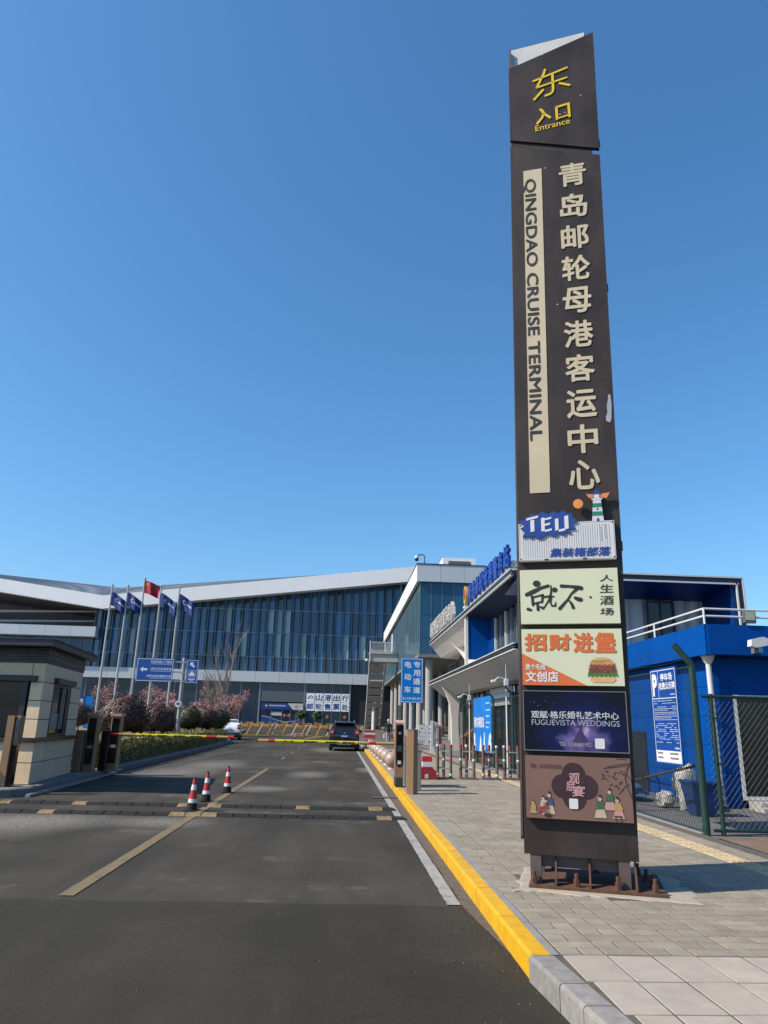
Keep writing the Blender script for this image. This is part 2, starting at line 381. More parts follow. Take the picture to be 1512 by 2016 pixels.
for ln in (1, 1, 1, 1.0, 1.0, 1.0, 0.55):      # grey stones end where the paint begins
    pass
for a_, b_ in ((-2.6, -1.6), (-1.6, -.6), (-.6, .4), (.4, 1.4), (1.4, 2.4), (2.4, 3.35), (3.35, 3.97), (3.97, 4.33), (4.33, 4.67), (4.67, 5.2)): kerb_stone(a_, b_, m_kg, 0.16)
y = 5.2
while y < 46: kerb_stone(y, y + 0.995, m_ky); y += 0.995
while y < 95: kerb_stone(y, y + 2, m_kg); y += 2

# ---- sidewalk of small pavers
m_bed = M('paver_joint_sand', (0.11, 0.095, 0.075), 0.95, var=0.3, scale=9)
m_pav = M('concrete_paver', (0.318, 0.278, 0.212), 0.85, var=0.24, scale=3.2, bump=0.3, bscale=140, isl=0.11, dirt_sheen=0.6, dcol=(0.215, 0.192, 0.152), spec=.3)
m_slab = M('pale_granite_slab', (0.44, 0.385, 0.315), 0.8, var=0.15, scale=4, bump=0.2, bscale=160, isl=0.07, dirt_sheen=0.55, dcol=(0.31, 0.28, 0.25), spec=.3)
m_edge = M('edging_concrete', (0.27, 0.265, 0.255), 0.85, var=0.2, scale=8, bump=0.2)
mb = MB()
YW = [-8, 0, 5.2, 12, 20, 40, 60, 72, 80, 90, 100, 112]
xe = lambda y: 5.30 + 0.008 * (y - 11)
vs = []
for y in YW: vs += [(xk(max(y, -2)) + .13, y, gz(y) + .146), (xe(y), y, gz(y) + .146), (xe(y), y, gz(y) - .02)]
mb.add(vs, [(3 * j + i, 3 * j + i + 1, 3 * j + 4 + i, 3 * j + 3 + i) for j in range(len(YW) - 1) for i in (0, 1)])
walk = struct(mb.build('sidewalk', m_bed)); ORG[walk.name] = walk.location.copy()
# narrow concrete edging beside the kerb
mb = MB(); yy = [5.21 + i * .8 for i in range(50)]
for a_, b_ in zip(yy[:-1], yy[1:]): mb.add([(xk(a_) + .137, a_ + .003, .1505), (xk(a_) + .195, a_ + .003, .1505), (xk(b_) + .195, b_ - .003, .1505), (xk(b_) + .137, b_ - .003, .1505)], [(0, 1, 2, 3)])
mb.build('edging', m_edge, walk)
P0 = 1.49; PW = 0.2985; TACT = (4.46, 4.76)
def piece(mb, x0, x1, y0, y1, z=0.15, g=0.0045, b=0.005):
    t = random.uniform(-.0012, .0012); u = random.uniform(-.0012, .0012); zz = z + random.uniform(-.0008, .0008)
    x0 += g; x1 -= g; y0 += g; y1 -= g
    mb.add([(x0, y0, z - .008), (x1, y0, z - .008), (x1, y1, z - .008), (x0, y1, z - .008),
            (x0 + b, y0 + b, zz - t - u), (x1 - b, y0 + b, zz + t - u), (x1 - b, y1 - b, zz + t + u), (x0 + b, y1 - b, zz - t + u)],
           [(4, 5, 6, 7), (0, 1, 5, 4), (1, 2, 6, 5), (2, 3, 7, 6), (3, 0, 4, 7)])
def pm(w, d, mat):
    b = MB(); piece(b, -w / 2, w / 2, -d / 2, d / 2, 0.0); me_o = b.build('paver_mesh', mat); me = me_o.data
    off = me_o.location; me.transform(Matrix.Translation(off)); bpy.data.objects.remove(me_o); return me
me_w = [pm(PW, .155, m_pav) for _ in range(4)]; me_s = [pm(PW / 2, .155, m_pav) for _ in range(4)]
me_sl = [pm(PW, .50, m_slab) for _ in range(4)]
rest = MB(); cnt = 0
def in_pad(x, y):   # concrete pad of the pylon
    d_ = Vector((.951, -.309)); n_ = Vector((-.309, -.951)); q = Vector((x - 1.78, y - 7.2)); u, v = q.dot(d_), q.dot(n_)
    return -.06 < u < 1.30 and -1.0 < v < .12
for s_ in range(13):
    x0 = P0 + s_ * PW; yoff = random.choice((0, 1))
    yoff = s_ % 2
    for r_ in range(260):
        y0 = 5.23 + r_ * .155
        if x0 + PW > xe(y0) + .02: continue
        if TACT[0] - .1 < x0 + PW / 2 < TACT[1] + .05: continue
        if in_pad(x0 + PW / 2, y0 + .07): continue
        cells = [(x0, x0 + PW, me_w)] if (r_ + yoff) % 2 else [(x0, x0 + PW / 2, me_s), (x0 + PW / 2, x0 + PW, me_s)]
        for (xa, xb, pool) in cells:
            if y0 < 8.2 and cnt < 300:
                o = inst('paver', random.choice(pool), ((xa + xb) / 2, y0 + .0775, .15), walk); cnt += 1
            else: piece(rest, xa, xb, y0, y0 + .155)
rest.build('paver_field', m_pav, walk, kind='stuff')
k = 0
for s_ in range(14):
    x0 = P0 + s_ * PW
    for r_ in range(11):
        y1 = 5.22 - r_ * .50 + (0.0 if s_ % 2 else 0.0)
        if xk(y1 - .5) + .165 > x0 + .02 and r_ > 0 and s_ < 3:
            xa = max(x0, xk(y1 - .5) + .17)
            if xa > x0 + PW - .05: continue
            b = MB(); piece(b, xa, x0 + PW, y1 - .5, y1); b.build('slab', m_slab, walk); continue
        inst('slab', random.choice(me_sl), (x0 + PW / 2, y1 - .25, .15), walk)
# tactile paving: yellow tiles with raised bars
m_tac = M('tactile_yellow', (0.53, 0.42, 0.25), 0.8, var=0.14, scale=5, isl=0.12, dirt_sheen=0.3, dcol=(0.4, 0.33, 0.22))
mb = MB(); x0 = 4.50
piece(mb, -.15, .15, -.15, .15, 0.0)
for i in range(4): mb.box(-.135 + i * .075, -.10 + i * .075, -.13, .13, -.002, .005)
tmp = mb.build('t', m_tac); tm = tmp.data; tm.transform(Matrix.Translation(tmp.location)); bpy.data.objects.remove(tmp)
for i in range(75): inst('tactile_tile', tm, (4.61 + .004 * i * .3, 5.38 + i * .3, .152), walk)
# concrete pad with ragged edge under the pylon
m_pad = M('stained_concrete_pad', (0.40, 0.355, 0.285), 0.9, var=0.12, scale=7, bump=0.35, bscale=40, dirt_sheen=0.5, dcol=(0.52, 0.40, 0.22))
d2 = Vector((.951, -.309)); n2 = Vector((-.309, -.951)); pts = []
for (ua, va, ub, vb) in ((-.14, .15, 1.46, .12), (1.46, .12, 1.36, -1.05), (1.36, -1.05, -.10, -1.05), (-.10, -1.05, -.14, .15)):
    for i in range(30):
        t = i / 30; u, v = ua + (ub - ua) * t, va + (vb - va) * t
        u += .12 * mnoise.noise(Vector((u * 3.3, v * 3.3, 1))) + .05 * mnoise.noise(Vector((u * 11, v * 11, 1))); v += .09 * mnoise.noise(Vector((u * 4, v * 4, 7))) + .05 * mnoise.noise(Vector((u * 12, v * 12, 7)))
        pts.append((1.78 + d2.x * u + n2.x * v, 7.2 + d2.y * u + n2.y * v))
mb = MB(); c0 = (sum(p[0] for p in pts) / len(pts), sum(p[1] for p in pts) / len(pts)); n = len(pts)
mb.add([(c0[0], c0[1], .158)] + [(c0[0] + (p[0] - c0[0]) * .97, c0[1] + (p[1] - c0[1]) * .97, .158) for p in pts] + [(*p, .1508) for p in pts],
       [(0, 1 + (i + 1) % n, 1 + i) for i in range(n)] + [(1 + i, 1 + (i + 1) % n, 1 + n + (i + 1) % n, 1 + n + i) for i in range(n)])
mb.f = [tuple(reversed(f)) for f in mb.f]
mb.build('footing_pad', m_pad, walk)
# yard behind the fence
m_yard = M('yard_concrete', (0.17, 0.165, 0.155), 0.9, var=0.25, scale=1.3, bump=0.25, dirt_sheen=0.4, dcol=(0.11, 0.10, 0.095))
mb = MB(); vs = []
for y in YW: vs += [(xe(y) + .002, y, gz(y) + .125), (60, y, gz(y) + .125)]
mb.add(vs, [(2 * j, 2 * j + 1, 2 * j + 3, 2 * j + 2) for j in range(len(YW) - 1)])
struct(mb.build('yard', m_yard))
# brown earth verge outside the mesh gate
m_soil = M('bare_soil', (0.19, 0.125, 0.085), 0.95, var=0.3, scale=4, bump=0.6, bscale=40)
mb = MB(); mb.add([(5.32, 8.6, .140), (9, 7.6, .140), (9, 10.7, .140), (5.36, 10.8, .140)], [(0, 1, 2, 3)]); struct(mb.build('soil_verge', m_soil))

# ---- left island
m_isl = M('island_concrete', (0.23, 0.225, 0.21), 0.9, var=0.2, scale=2, bump=0.2)
m_kd = M('dark_kerb_stone', (0.17, 0.17, 0.175), 0.8, var=0.2, scale=6, bump=0.2, isl=0.12, dirt_sheen=0.3)
ring = [(-40, 15.05), (-6.75, 15.3), (-6.35, 15.5), (-6.16, 15.95), (-6.3, 19), (-6.53, 23.1), (-6.8, 32), (-7.05, 40.2), (-7.5, 50), (-7.95, 57), (-8.4, 59.5), (-9.4, 61.0), (-11.5, 61.8), (-40, 62)]
mb = MB(); mb.prism(ring, (0, 0, -.02), (1, 0, 0), (0, 1, 0), (0, 0, .165)); isl_o = struct(mb.build('traffic_island', m_isl)); ORG[isl_o.name] = isl_o.location.copy()
for a_, b_ in zip(ring[:-1], ring[1:]):
    A, B = Vector(a_), Vector(b_); ln = (B - A).length; k = max(1, round(ln / 1.0)) if ln < 30 else 12; t = (B - A).normalized(); q = Vector((-t.y, t.x))
    for i in range(k):
        p = A + (B - A) * (i / k) + t * .004; e = A + (B - A) * ((i + 1) / k) - t * .004
        mb = MB(); mb.prism([(-.012, -.02), (.12, -.02), (.12, .158), (.012, .158), (-.012, .14)], (p.x, p.y, 0), (q.x, q.y, 0), (0, 0, 1), (e.x - p.x, e.y - p.y, 0)); mb.build('kerb_stone', m_kd, isl_o)
# pale metal cable cover along the island kerb
mb = MB(); pth = [(-6.07, 15.6), (-6.10, 16.2), (-6.22, 19), (-6.42, 22.6)]
for a_, b_ in zip(pth[:-1], pth[1:]): mb.bar((a_[0], a_[1], .03), (b_[0], b_[1], .03), .09, .05)
tag(mb.build('cable_cover', M('galvanised', (.42, .43, .44), .45, .6, var=.1)), 'pale metal cable cover lying along the foot of the island kerb', 'cable cover')
# far planting bed
bed = MB(); bed.prism([(-60, 63.5), (-11.4, 63.5), (-10.6, 66), (-10.6, 84), (-12, 100), (-60, 112)], (0, 0, .0), (1, 0, 0), (0, 1, 0), (0, 0, .5))
m_bedg = M('dry_grass_bed', (0.27, 0.19, 0.085), 0.95, var=0.4, scale=3, bump=0.6, bscale=30, dirt_sheen=0.5, dcol=(0.14, 0.13, 0.04))
struct(bed.build('planting_bed', m_bedg))

# loose grit and pebbles scattered along the kerb and on the near road
random.seed(21); mb = MB()
for i in range(260):
    if i < 190: y = random.uniform(2.6, 9.5); x = xk(y) - abs(random.gauss(.02, .28)) - .01
    else: y = random.uniform(2.5, 7); x = random.uniform(-2.2, 1.1)
    r_ = random.uniform(.0015, .0045) * (1 if random.random() < .93 else 1.7); a = random.uniform(0, 6.28)
    if x > xk(y) - .008: continue
    q = [(x + r_ * math.cos(a + k * 1.257) * random.uniform(.6, 1.2), y + r_ * math.sin(a + k * 1.257) * random.uniform(.6, 1.2)) for k in range(5)]
    mb.loft([[(u, v, .006) for u, v in q], [(x + (u - x) * .6, y + (v - y) * .6, .006 + r_ * .9) for u, v in q]])
o = mb.build('gravel', M('pale_grit', (.24, .205, .165), .9, var=.3, isl=.5)); o['kind'] = 'stuff'; o['label'] = 'scattered pale grit on the asphalt beside the kerb'; o['category'] = 'gravel'

# ================================================================ sign pylon
PD = Vector((.951, -.309, 0)).normalized()
F = Fr((1.78, 7.2, 0), PD, (0, 0, 1))            # u along the face, v = height, n towards the viewer
m_pyl = M('dark_bronze_panel', (0.036, 0.0265, 0.0225), 0.5, 0.0, var=0.35, scale=2.6, dirt_sheen=0.75, dcol=(0.074, 0.056, 0.056), spec=0.3, stretch=(1, 1, .4))  # lighter purplish mottling puts streaks and a mottled reflection into the colour
m_in = M('pylon_inside_dark', (0.02, 0.019, 0.019), 0.8)
m_gal = M('panel_back_grey', (0.62, 0.62, 0.60), 0.5, var=0.05)
m_rust = M('rusty_steel', (0.115, 0.052, 0.03), 0.9, var=0.45, scale=22, bump=0.5, bscale=70, dirt_sheen=0.6, dcol=(0.055, 0.04, 0.036))
m_post = M('pylon_post_paint', (0.10, 0.078, 0.074), 0.55, var=0.2, scale=6, dirt_sheen=0.5, dcol=(0.12, 0.05, 0.028))
m_gold = M('cream_vinyl', (0.60, 0.51, 0.345), 0.5, var=0.05, scale=3, dirt_sheen=0.12, dcol=(0.45, 0.38, 0.26))
m_yel = M('yellow_vinyl', (0.80, 0.56, 0.005), 0.5, var=0.1, scale=12, dirt_sheen=0.22, dcol=(0.35, 0.25, 0.03))
pyl = thing('sign_pylon', 'tall dark bronze sign pylon with cream characters on the paved sidewalk', 'sign pylon', (2.3, 7.3, .158))
Lz = lambda z: -.041 + .00763 * (z - .43)
Rz = lambda z: .979 + .01234 * (z - .42)
FN = -.10
def panel(name, z0l, z0r, z1l, z1r, n0, n1, mat, dl=0, dr=0):
    mb = MB(); k = 4
    def bowed(poly):
        return poly
    F.poly(mb, [(Lz(z0l) + dl, z0l), (Rz(z0r) + dr, z0r), (Rz(z1r) + dr, z1r), (Lz(z1l) + dl, z1l)], n0, n1)
    return mb.build(name, mat, pyl)
panel('front_panel', .427, .418, 8.50, 8.165, FN - .05, FN, m_pyl)
panel('head_panel', 8.605, 8.262, 9.735, 10.06, FN - .05, FN, m_pyl)
# rear panel, brown outside and bare grey inside
mb = MB(); F.poly(mb, [(-.122, .46), (.95, .46), (1.035, 10.85), (.015, 10.79)], -.80, -.765); mb.build('rear_panel', m_pyl, pyl)
mb = MB(); F.poly(mb, [(.03, 8.2), (1.0, 8.2), (1.028, 10.835), (.022, 10.775)], -.763, -.757); mb.build('rear_panel_lining', m_gal, pyl)
mb = MB(); F.poly(mb, [(-.115, .5), (-.095, .5), (.03, 10.70), (.0, 10.74)], -.765, -.70); mb.build('rear_edge_trim', m_post, pyl)
# inner frame
mb = MB(); F.poly(mb, [(.03, .50), (.93, .50), (1.0, 8.9), (.06, 9.3)], -.74, -.125); mb.build('inner_frame', m_in, pyl)
mb = MB(); F.poly(mb, [(.012, 9.2), (.055, 9.2), (.06, 10.3), (.022, 10.66)], -.74, -.70); F.poly(mb, [(.02, 9.2), (.05, 9.2), (.05, 9.66), (.025, 9.66)], -.70, -.12); mb.build('bracket', m_post, pyl)
# legs, base plate, gussets, bolts
for u, n_ in ((.012, -.16), (.80, -.16), (.012, -.72), (.80, -.72)):
    mb = MB(); F.rect(mb, u, u + .10, .183, .56, n_ - .06, n_ + .05); mb.build('leg', m_post, pyl)
mb = MB(); F.rect(mb, .112, .80, .315, .44, -.24, -.17); mb.build('crossbeam', m_post, pyl)
mb = MB(); F.rect(mb, .112, .80, .315, .44, -.72, -.66); mb.build('crossbeam', m_post, pyl)
mb = MB(); F.rect(mb, 0, 1.19, .158, .183, -.95, 0); mb.build('base_plate', m_rust, pyl)
for u in (.235, .535, .935):
    mb = MB(); F.poly(mb, [(0, .183), (0, .205), (-.19, .43), (-.21, .43), (-.21, .183)] if 0 else [(u, .183), (u + .016, .183), (u + .016, .40), (u, .40)], -.16, -.15)
    a = [F.p(u, .184, -.015), F.p(u, .184, -.16), F.p(u, .41, -.16), F.p(u, .215, -.015)]; b = [p + PD * .016 for p in a]
    mb = MB(); mb.add(a + b, [(0, 1, 2, 3), (7, 6, 5, 4), (0, 4, 5, 1), (1, 5, 6, 2), (2, 6, 7, 3), (3, 7, 4, 0)]); mb.build('gusset', m_rust, pyl)
for u, n_ in ((.045, -.06), (.425, -.06), (.785, -.06), (1.10, -.07), (1.10, -.30), (1.06, -.55), (.2, -.86), (.6, -.86), (1.0, -.86)):
    mb = MB(); c = F.p(u, .183, n_)
    for r, z0, z1, k in ((.040, 0, .006, 14), (.032, .006, .036, 6), (.030, .038, .062, 6), (.019, .062, .11, 10)): mb.lathe([(r, z0), (r, z1)], c, k)
    mb.build('anchor_bolt', m_rust, pyl)
# head lettering: stroke by stroke
mb = MB(); n0, n1 = FN + .001, FN + .012
ST = lambda pts, w: F.stroke(mb, pts, w, n0, n1)
w = .030
ST([(.335, 9.45), (.755, 9.565)], .026)
ST([(.485, 9.60), (.468, 9.54), (.375, 9.34)], w); ST([(.37, 9.335), (.745, 9.41)], .024)
ST([(.573, 9.49), (.573, 9.27), (.565, 9.225), (.535, 9.20), (.475, 9.185)], w)
ST([(.450, 9.285), (.335, 9.155)], w); ST([(.655, 9.34), (.775, 9.28)], w)
mb.build('character', m_yel, pyl)
mb = MB()
ST([(.405, 8.985), (.425, 8.965), (.455, 8.90), (.52, 8.835)], .030); ST([(.447, 8.91), (.42, 8.85), (.36, 8.775)], .030)
mb.build('character', m_yel, pyl)
mb = MB()
ST([(.60, 8.985), (.602, 8.79)], .030); ST([(.595, 8.975), (.755, 9.0)], .028); ST([(.748, 8.99), (.752, 8.80)], .030); ST([(.605, 8.80), (.75, 8.825)], .020)
mb.build('character', m_yel, pyl)
F2 = Fr(F.p(.335, 8.665, 0), PD + Vector((0, 0, .075)), (0, 0, 1)); F2.V = Vector((0, 0, 1)); F2.N = F.N.copy()
text(F2, 'Entrance', 0, .42, 0, .085, m_yel, pyl, FN + .006, 0.008)
# main characters
for ch, u, z in zip('青岛邮轮母港客运中心', (.746, .738, .734, .725, .718, .712, .706, .702, .696, .689), (7.94, 7.50, 7.065, 6.645, 6.225, 5.795, 5.375, 4.945, 4.535, 4.13)):
    text(F, ch, u - .158, u + .158, z - .165, z + .165, m_gold, pyl, FN + .008, 0.022, 'character', depth=.006)
mb = MB(); F.poly(mb, [(.121, 3.954), (.332, 3.954), (.389, 8.10), (.171, 8.10)], FN + .001, FN + .006); mb.build('cream_band', m_gold, pyl)
FT = Fr(F.p(.1405, 4.55, 0), PD, Vector((0, 0, 1)) + PD * .0121); FT.N = F.N.copy()
vs_mat = M('band_lettering_brown', (0.045, 0.037, 0.034), 0.45, 0.2, var=.2)
text(FT, 'QINGDAO CRUISE TERMINAL', -.022, .132, 0, 3.42, vs_mat, pyl, FN + .010, 0.018, turn=True)
# peeled grey patch and chips
mb = MB(); pp = [(.948, 4.72), (.985, 4.70), (1.0, 4.74), (1.012, 4.9), (1.006, 5.02), (.985, 5.03), (.975, 4.95), (.962, 4.90), (.965, 4.82), (.945, 4.77)]
F.poly(mb, pp, FN + .0015, FN + .003); mb.build('peeled_patch', M('bare_primer', (.34, .38, .42), .6, var=.15, scale=14), pyl)
mb = MB()
for u, z in ((.62, 8.87), (.64, 8.865), (.70, 8.88), (.43, 8.1), (.25, 9.93 - .12), (.46, 9.86), (.3, 7.6), (.5, 6.2), (.9, 9.1)): F.disc(mb, u, z, .008, FN + .001, FN + .002, 6)
mb.build('paint_chip', m_gal, pyl)
for z in (5.94, 2.53):
    mb = MB(); F.rect(mb, Lz(z) + .002, Rz(z) - .002, z, z + .006, FN + .0006, FN + .0012); mb.build('seam_line', m_in, pyl)
mb = MB()
for z in (8.38, 7.2, 6.1, 5.2, 4.3, 8.8, 9.4):
    for u in (Lz(z) + .025, Rz(z) - .025): F.disc(mb, u, z, .006, FN + .0005, FN + .003, 8)
mb.build('screw_head', m_post, pyl, kind='stuff')
# fastener tabs on the edge
for z in (8.3, 6.3, 3.3):
    mb = MB(); F.rect(mb, Rz(z) - .012, Rz(z) + .012, z, z + .10, FN - .03, FN - .012); mb.build('edge_clip', m_post, pyl)

# ---------------------------------------------------------------- advertising boxes hung on the pylon
def board(name, label, z0, z1, mat, n0=FN + .002, n1=FN + .07, u0=-.005, u1=.953, side=None):
    o = thing(name, label, 'signboard', F.p(.47, z0, FN + .04))
    mb = MB(); F.rect(mb, u0, u1, z0, z1, n0, n1); mb.build('box', mat, o)
    if side:
        mb = MB(); F.frame(mb, u0 - .004, u1 + .004, z0 - .004, z1 + .004, .008, n0, n1 + .004); mb.build('rim', side, o)
    return o, Fr(F.p(u0, z0, n1), PD, (0, 0, 1))
m_wp = M('white_sign_plastic', (.66, .66, .67), .45, var=.04)
m_nb = M('navy_print', (.012, .055, .30), .45, var=.06)
m_crm = M('cream_lightbox', (.66, .67, .47), .5, var=.03, scale=2)
m_ink = M('black_ink', (.012, .013, .012), .6)
m_line = M('grey_print', (.30, .31, .33), .5)
# 1: container sign
o, f = board('signboard', 'white container-shaped signboard with blue burst and little lighthouse, topmost on the pylon', 3.203, 3.60, m_wp)
mb = MB()
for i in range(38):
    u = .045 + i * .0232; f.rect(mb, u, u + .0028, .025, .37, .0, .002)
f.frame(mb, .008, .950, .008, .389, .0022, 0, .002); mb.build('rib_line', m_line, o, kind='stuff')
mb = MB()
for u, v in ((.02, .02), (.94, .02), (.94, .38), (.02, .38)): f.disc(mb, u, v, .007, 0, .004, 10)
f.rect(mb, .255, .295, .004, .017, 0, .003); f.rect(mb, .635, .675, .004, .017, 0, .003); mb.build('fixing', m_ink, o)
burst = []
import itertools
bp = [(.0, .425), (.075, .44), (.07, .475), (.10, .455), (.125, .495), (.19, .485), (.255, .515), (.31, .485), (.36, .52), (.41, .49), (.46, .522), (.50, .482), (.545, .492), (.55, .445), (.60, .40), (.545, .375), (.575, .318), (.51, .318), (.53, .275), (.475, .288), (.46, .252), (.405, .285), (.37, .245), (.29, .275), (.235, .232), (.185, .232), (.165, .262), (.12, .236), (.115, .262), (.04, .25), (.07, .31), (.02, .345), (.07, .375)]
mb = MB(); f.poly(mb, bp, .004, .018); mb.build('burst', m_nb, o)
mb = MB()
sh = .05
def q(u0, v0, u1, v1, k=sh): f.poly(mb, [(u0, v0), (u1, v0 + (u1 - u0) * .22), (u1, v1 + (u1 - u0) * .22), (u0, v1)], .019, .023)
q(.085, .425, .205, .45); q(.125, .30, .165, .425)
q(.235, .30, .27, .445); q(.27, .42, .34, .44); q(.27, .36, .325, .382); q(.27, .295, .34, .317)
q(.375, .305, .41, .43); q(.41, .29, .475, .315); q(.47, .315, .51, .455)
mb.build('lettering', M('white_letter', (.74, .74, .75), .4, var=.02), o)
text(f, '集装箱部落', .315, .905, .03, .125, m_nb, o, .004, .026, shear=.03)
mb = MB()
for i in range(7): f.rect(mb, .82, .828, .19 + i * .022, .20 + i * .022, 0, .003); f.rect(mb, .868, .873, .21 + i * .022, .225 + i * .022, 0, .003)
mb.build('small_print', m_line, o, kind='stuff')
mb = MB(); f.disc(mb, .615, .59, .05, -.02, .0); mb.build('sun_disc', M('sun_orange', (.75, .27, .07), .4, var=.2, scale=8), o)
lh = MB(); f.poly(lh, [(.745, .39), (.862, .39), (.842, .63), (.765, .63)], -.03, .0); lho = lh.build('lighthouse', m_wp, o)
m_lg = M('green_stripe', (.02, .22, .12), .45)
mb = MB(); f.poly(mb, [(.7505, .455), (.8575, .455), (.8540, .497), (.7545, .497)], .001, .003); f.poly(mb, [(.7575, .545), (.8500, .545), (.8465, .585), (.7605, .585)], .001, .003); mb.build('stripe', m_lg, lho)
mb = MB(); f.rect(mb, .75, .858, .625, .640, -.03, .002); f.rect(mb, .778, .83, .64, .69, -.03, 0); mb.build('gallery', m_wp, lho)
mb = MB(); f.poly(mb, [(.765, .685), (.845, .685), (.826, .715), (.805, .738), (.782, .715)], -.03, .003); f.poly(mb, [(.792, .395), (.815, .395), (.815, .42), (.803, .43), (.792, .42)], .001, .003); f.poly(mb, [(.796, .515), (.811, .515), (.811, .53), (.803, .536), (.796, .53)], .001, .003); mb.build('cap', m_nb, lho)
mb = MB(); f.poly(mb, [(.835, .655), (.90, .635), (.938, .70), (.835, .685)], -.03, -.005); f.poly(mb, [(.775, .655), (.73, .645), (.70, .692), (.775, .685)], -.03, -.005); mb.build('beam', M('beam_orange', (.72, .24, .10), .45, var=.25, scale=10), lho)
# 2: brush lettering
o, f = board('signboard', 'pale cream signboard with black brush-written characters, second from the top of the pylon', 2.557, 3.108, m_crm)
def S2(x, y): # board-relative sketch units -> metres
    a = (x - 240 - (y - 997) * .05) / 1040; return (a * .958, .551 * (1 - (y - 997 + a * 20) / 572))
mb = MB()
def brush(pts, w): f.stroke(mb, [S2(*p) for p in pts], ([x * .00092 for x in w] if hasattr(w, '__len__') else w * .00092), .001, .004)
def blob(x, y, r, ry=None): a, b = S2(x, y); f.disc(mb, a, b, r * .00092, .001, .004, 14, (ry or r) * .00097)
blob(428, 1142, 42, 34)
brush([(318, 1262), (400, 1225), (470, 1190), (555, 1165)], [40, 48, 34, 34]); brush([(372, 1262), (385, 1300), (392, 1372)], [20, 30, 26])
brush([(382, 1290), (440, 1275), (500, 1262)], [20, 18, 24]); brush([(495, 1266), (490, 1340)], [26, 22]); brush([(398, 1356), (482, 1336)], 20)
brush([(440, 1348), (448, 1420)], [24, 34]); brush([(336, 1412), (374, 1422)], [34, 26]); brush([(470, 1388), (502, 1402)], [18, 34])
brush([(510, 1285), (560, 1278), (618, 1278)], [20, 24, 12]); brush([(582, 1160), (584, 1240), (566, 1310), (515, 1392)], [10, 22, 20, 14])
brush([(588, 1285), (578, 1340), (596, 1378), (632, 1376), (634, 1338)], [16, 20, 22, 26, 10]); blob(622, 1208, 30, 26)
brush([(690, 1168), (780, 1172), (870, 1182), (905, 1192)], [38, 30, 40, 48]); brush([(862, 1195), (800, 1250), (762, 1310), (676, 1408)], [36, 22, 22, 36])
brush([(768, 1312), (800, 1350), (822, 1398)], [14, 30, 34]); brush([(838, 1292), (870, 1306), (902, 1312)], [34, 44, 46])
blob(1000, 1285, 12)
mb.build('lettering', m_ink, o, kind='stuff')
for ch, y0, y1 in (('人', 1050, 1120), ('生', 1150, 1238), ('酒', 1268, 1365), ('场', 1395, 1470)):
    a = S2(1100, y1); b = S2(1235, y0); text(f, ch, a[0], b[0], a[1], b[1], m_ink, o, .003, 0.004, shear=.06)
# 3: burger
o, f = board('signboard', 'cream signboard with orange characters and a burger picture, third on the pylon', 1.958, 2.503, m_crm)
m_or = M('orange_print', (.66, .145, .035), .5, var=.04)
mb = MB(); f.poly(mb, [(0.0, 0.0), (.61, 0.0), (0.0, .305)], .001, .003); mb.build('corner_wedge', m_or, o)
m_halo = M('light_orange_print', (.80, .48, .12), .5)
for ch, u0, u1, v0, v1 in (('招', .03, .245, .33, .50), ('财', .265, .48, .335, .495), ('进', .50, .69, .315, .505), ('堡', .70, .90, .315, .51)):
    text(f, ch, u0 - .004, u1 + .004, v0 - .004, v1 + .004, m_halo, o, .002, .048, 'halo'); text(f, ch, u0, u1, v0, v1, m_or, o, .0042, .034, 'character')
text(f, '烫个毛线', .03, .225, .145, .205, M('white_print', (.76, .75, .72), .5), o, .005, .03)
text(f, '文创店', .03, .345, .03, .135, MATS['white_print'], o, .005, .03)
bc = (.76, .155)
def bl(pts, col, name, nn): 
    b_ = MB(); f.poly(b_, [(bc[0] + x, bc[1] + y) for x, y in pts], nn, nn + .002); return b_.build(name, col, o)
arc = lambda rx, ry, a0, a1, k, cx=0, cy=0: [(cx + rx * math.cos(R(a0 + (a1 - a0) * i / k)), cy + ry * math.sin(R(a0 + (a1 - a0) * i / k))) for i in range(k + 1)]
m_bun = M('bun_print', (.55, .28, .085), .5, var=.3, scale=14); m_bun2 = M('bun_pale_print', (.66, .42, .17), .5, var=.2, scale=14)
bl([(-.115, -.075), (.115, -.075), (.12, -.10), (.09, -.125), (-.09, -.125), (-.12, -.10)], m_bun2, 'burger_base', .002)
bl([(x, -.055 + .018 * (i % 2) - .018) for i, x in enumerate(np.linspace(-.14, .14, 15))] + [(.13, -.02), (-.13, -.02)], M('lettuce_print', (.055, .20, .03), .5, var=.5, scale=50), 'burger_lettuce', .0045)
bl([(-.118, -.035), (.12, -.035), (.13, .0), (.10, .03), (-.10, .03), (-.13, .0)], M('patty_print', (.17, .06, .025), .5, var=.5, scale=40), 'burger_patty', .006)
bl([(x, .015 + .014 * (i % 2)) for i, x in enumerate(np.linspace(-.13, .13, 11))] + [(.11, .048), (-.11, .048)], M('bacon_print', (.33, .05, .04), .5, var=.5, scale=45), 'burger_bacon', .007)
bl([(x, .04 + .008 * (i % 2)) for i, x in enumerate(np.linspace(-.085, .085, 9))] + [(.09, .062), (-.09, .062)], M('sauce_print', (.72, .62, .52), .5, var=.2, scale=40), 'burger_sauce', .008)
bl(arc(.112, .062, 0, 180, 16, 0, .05) + [(-.10, .046), (.10, .046)], m_bun, 'burger_top', .009)
bl(arc(.08, .03, 20, 160, 10, -.01, .075) + [(-.06, .08)], m_bun2, 'burger_shine', .0115)
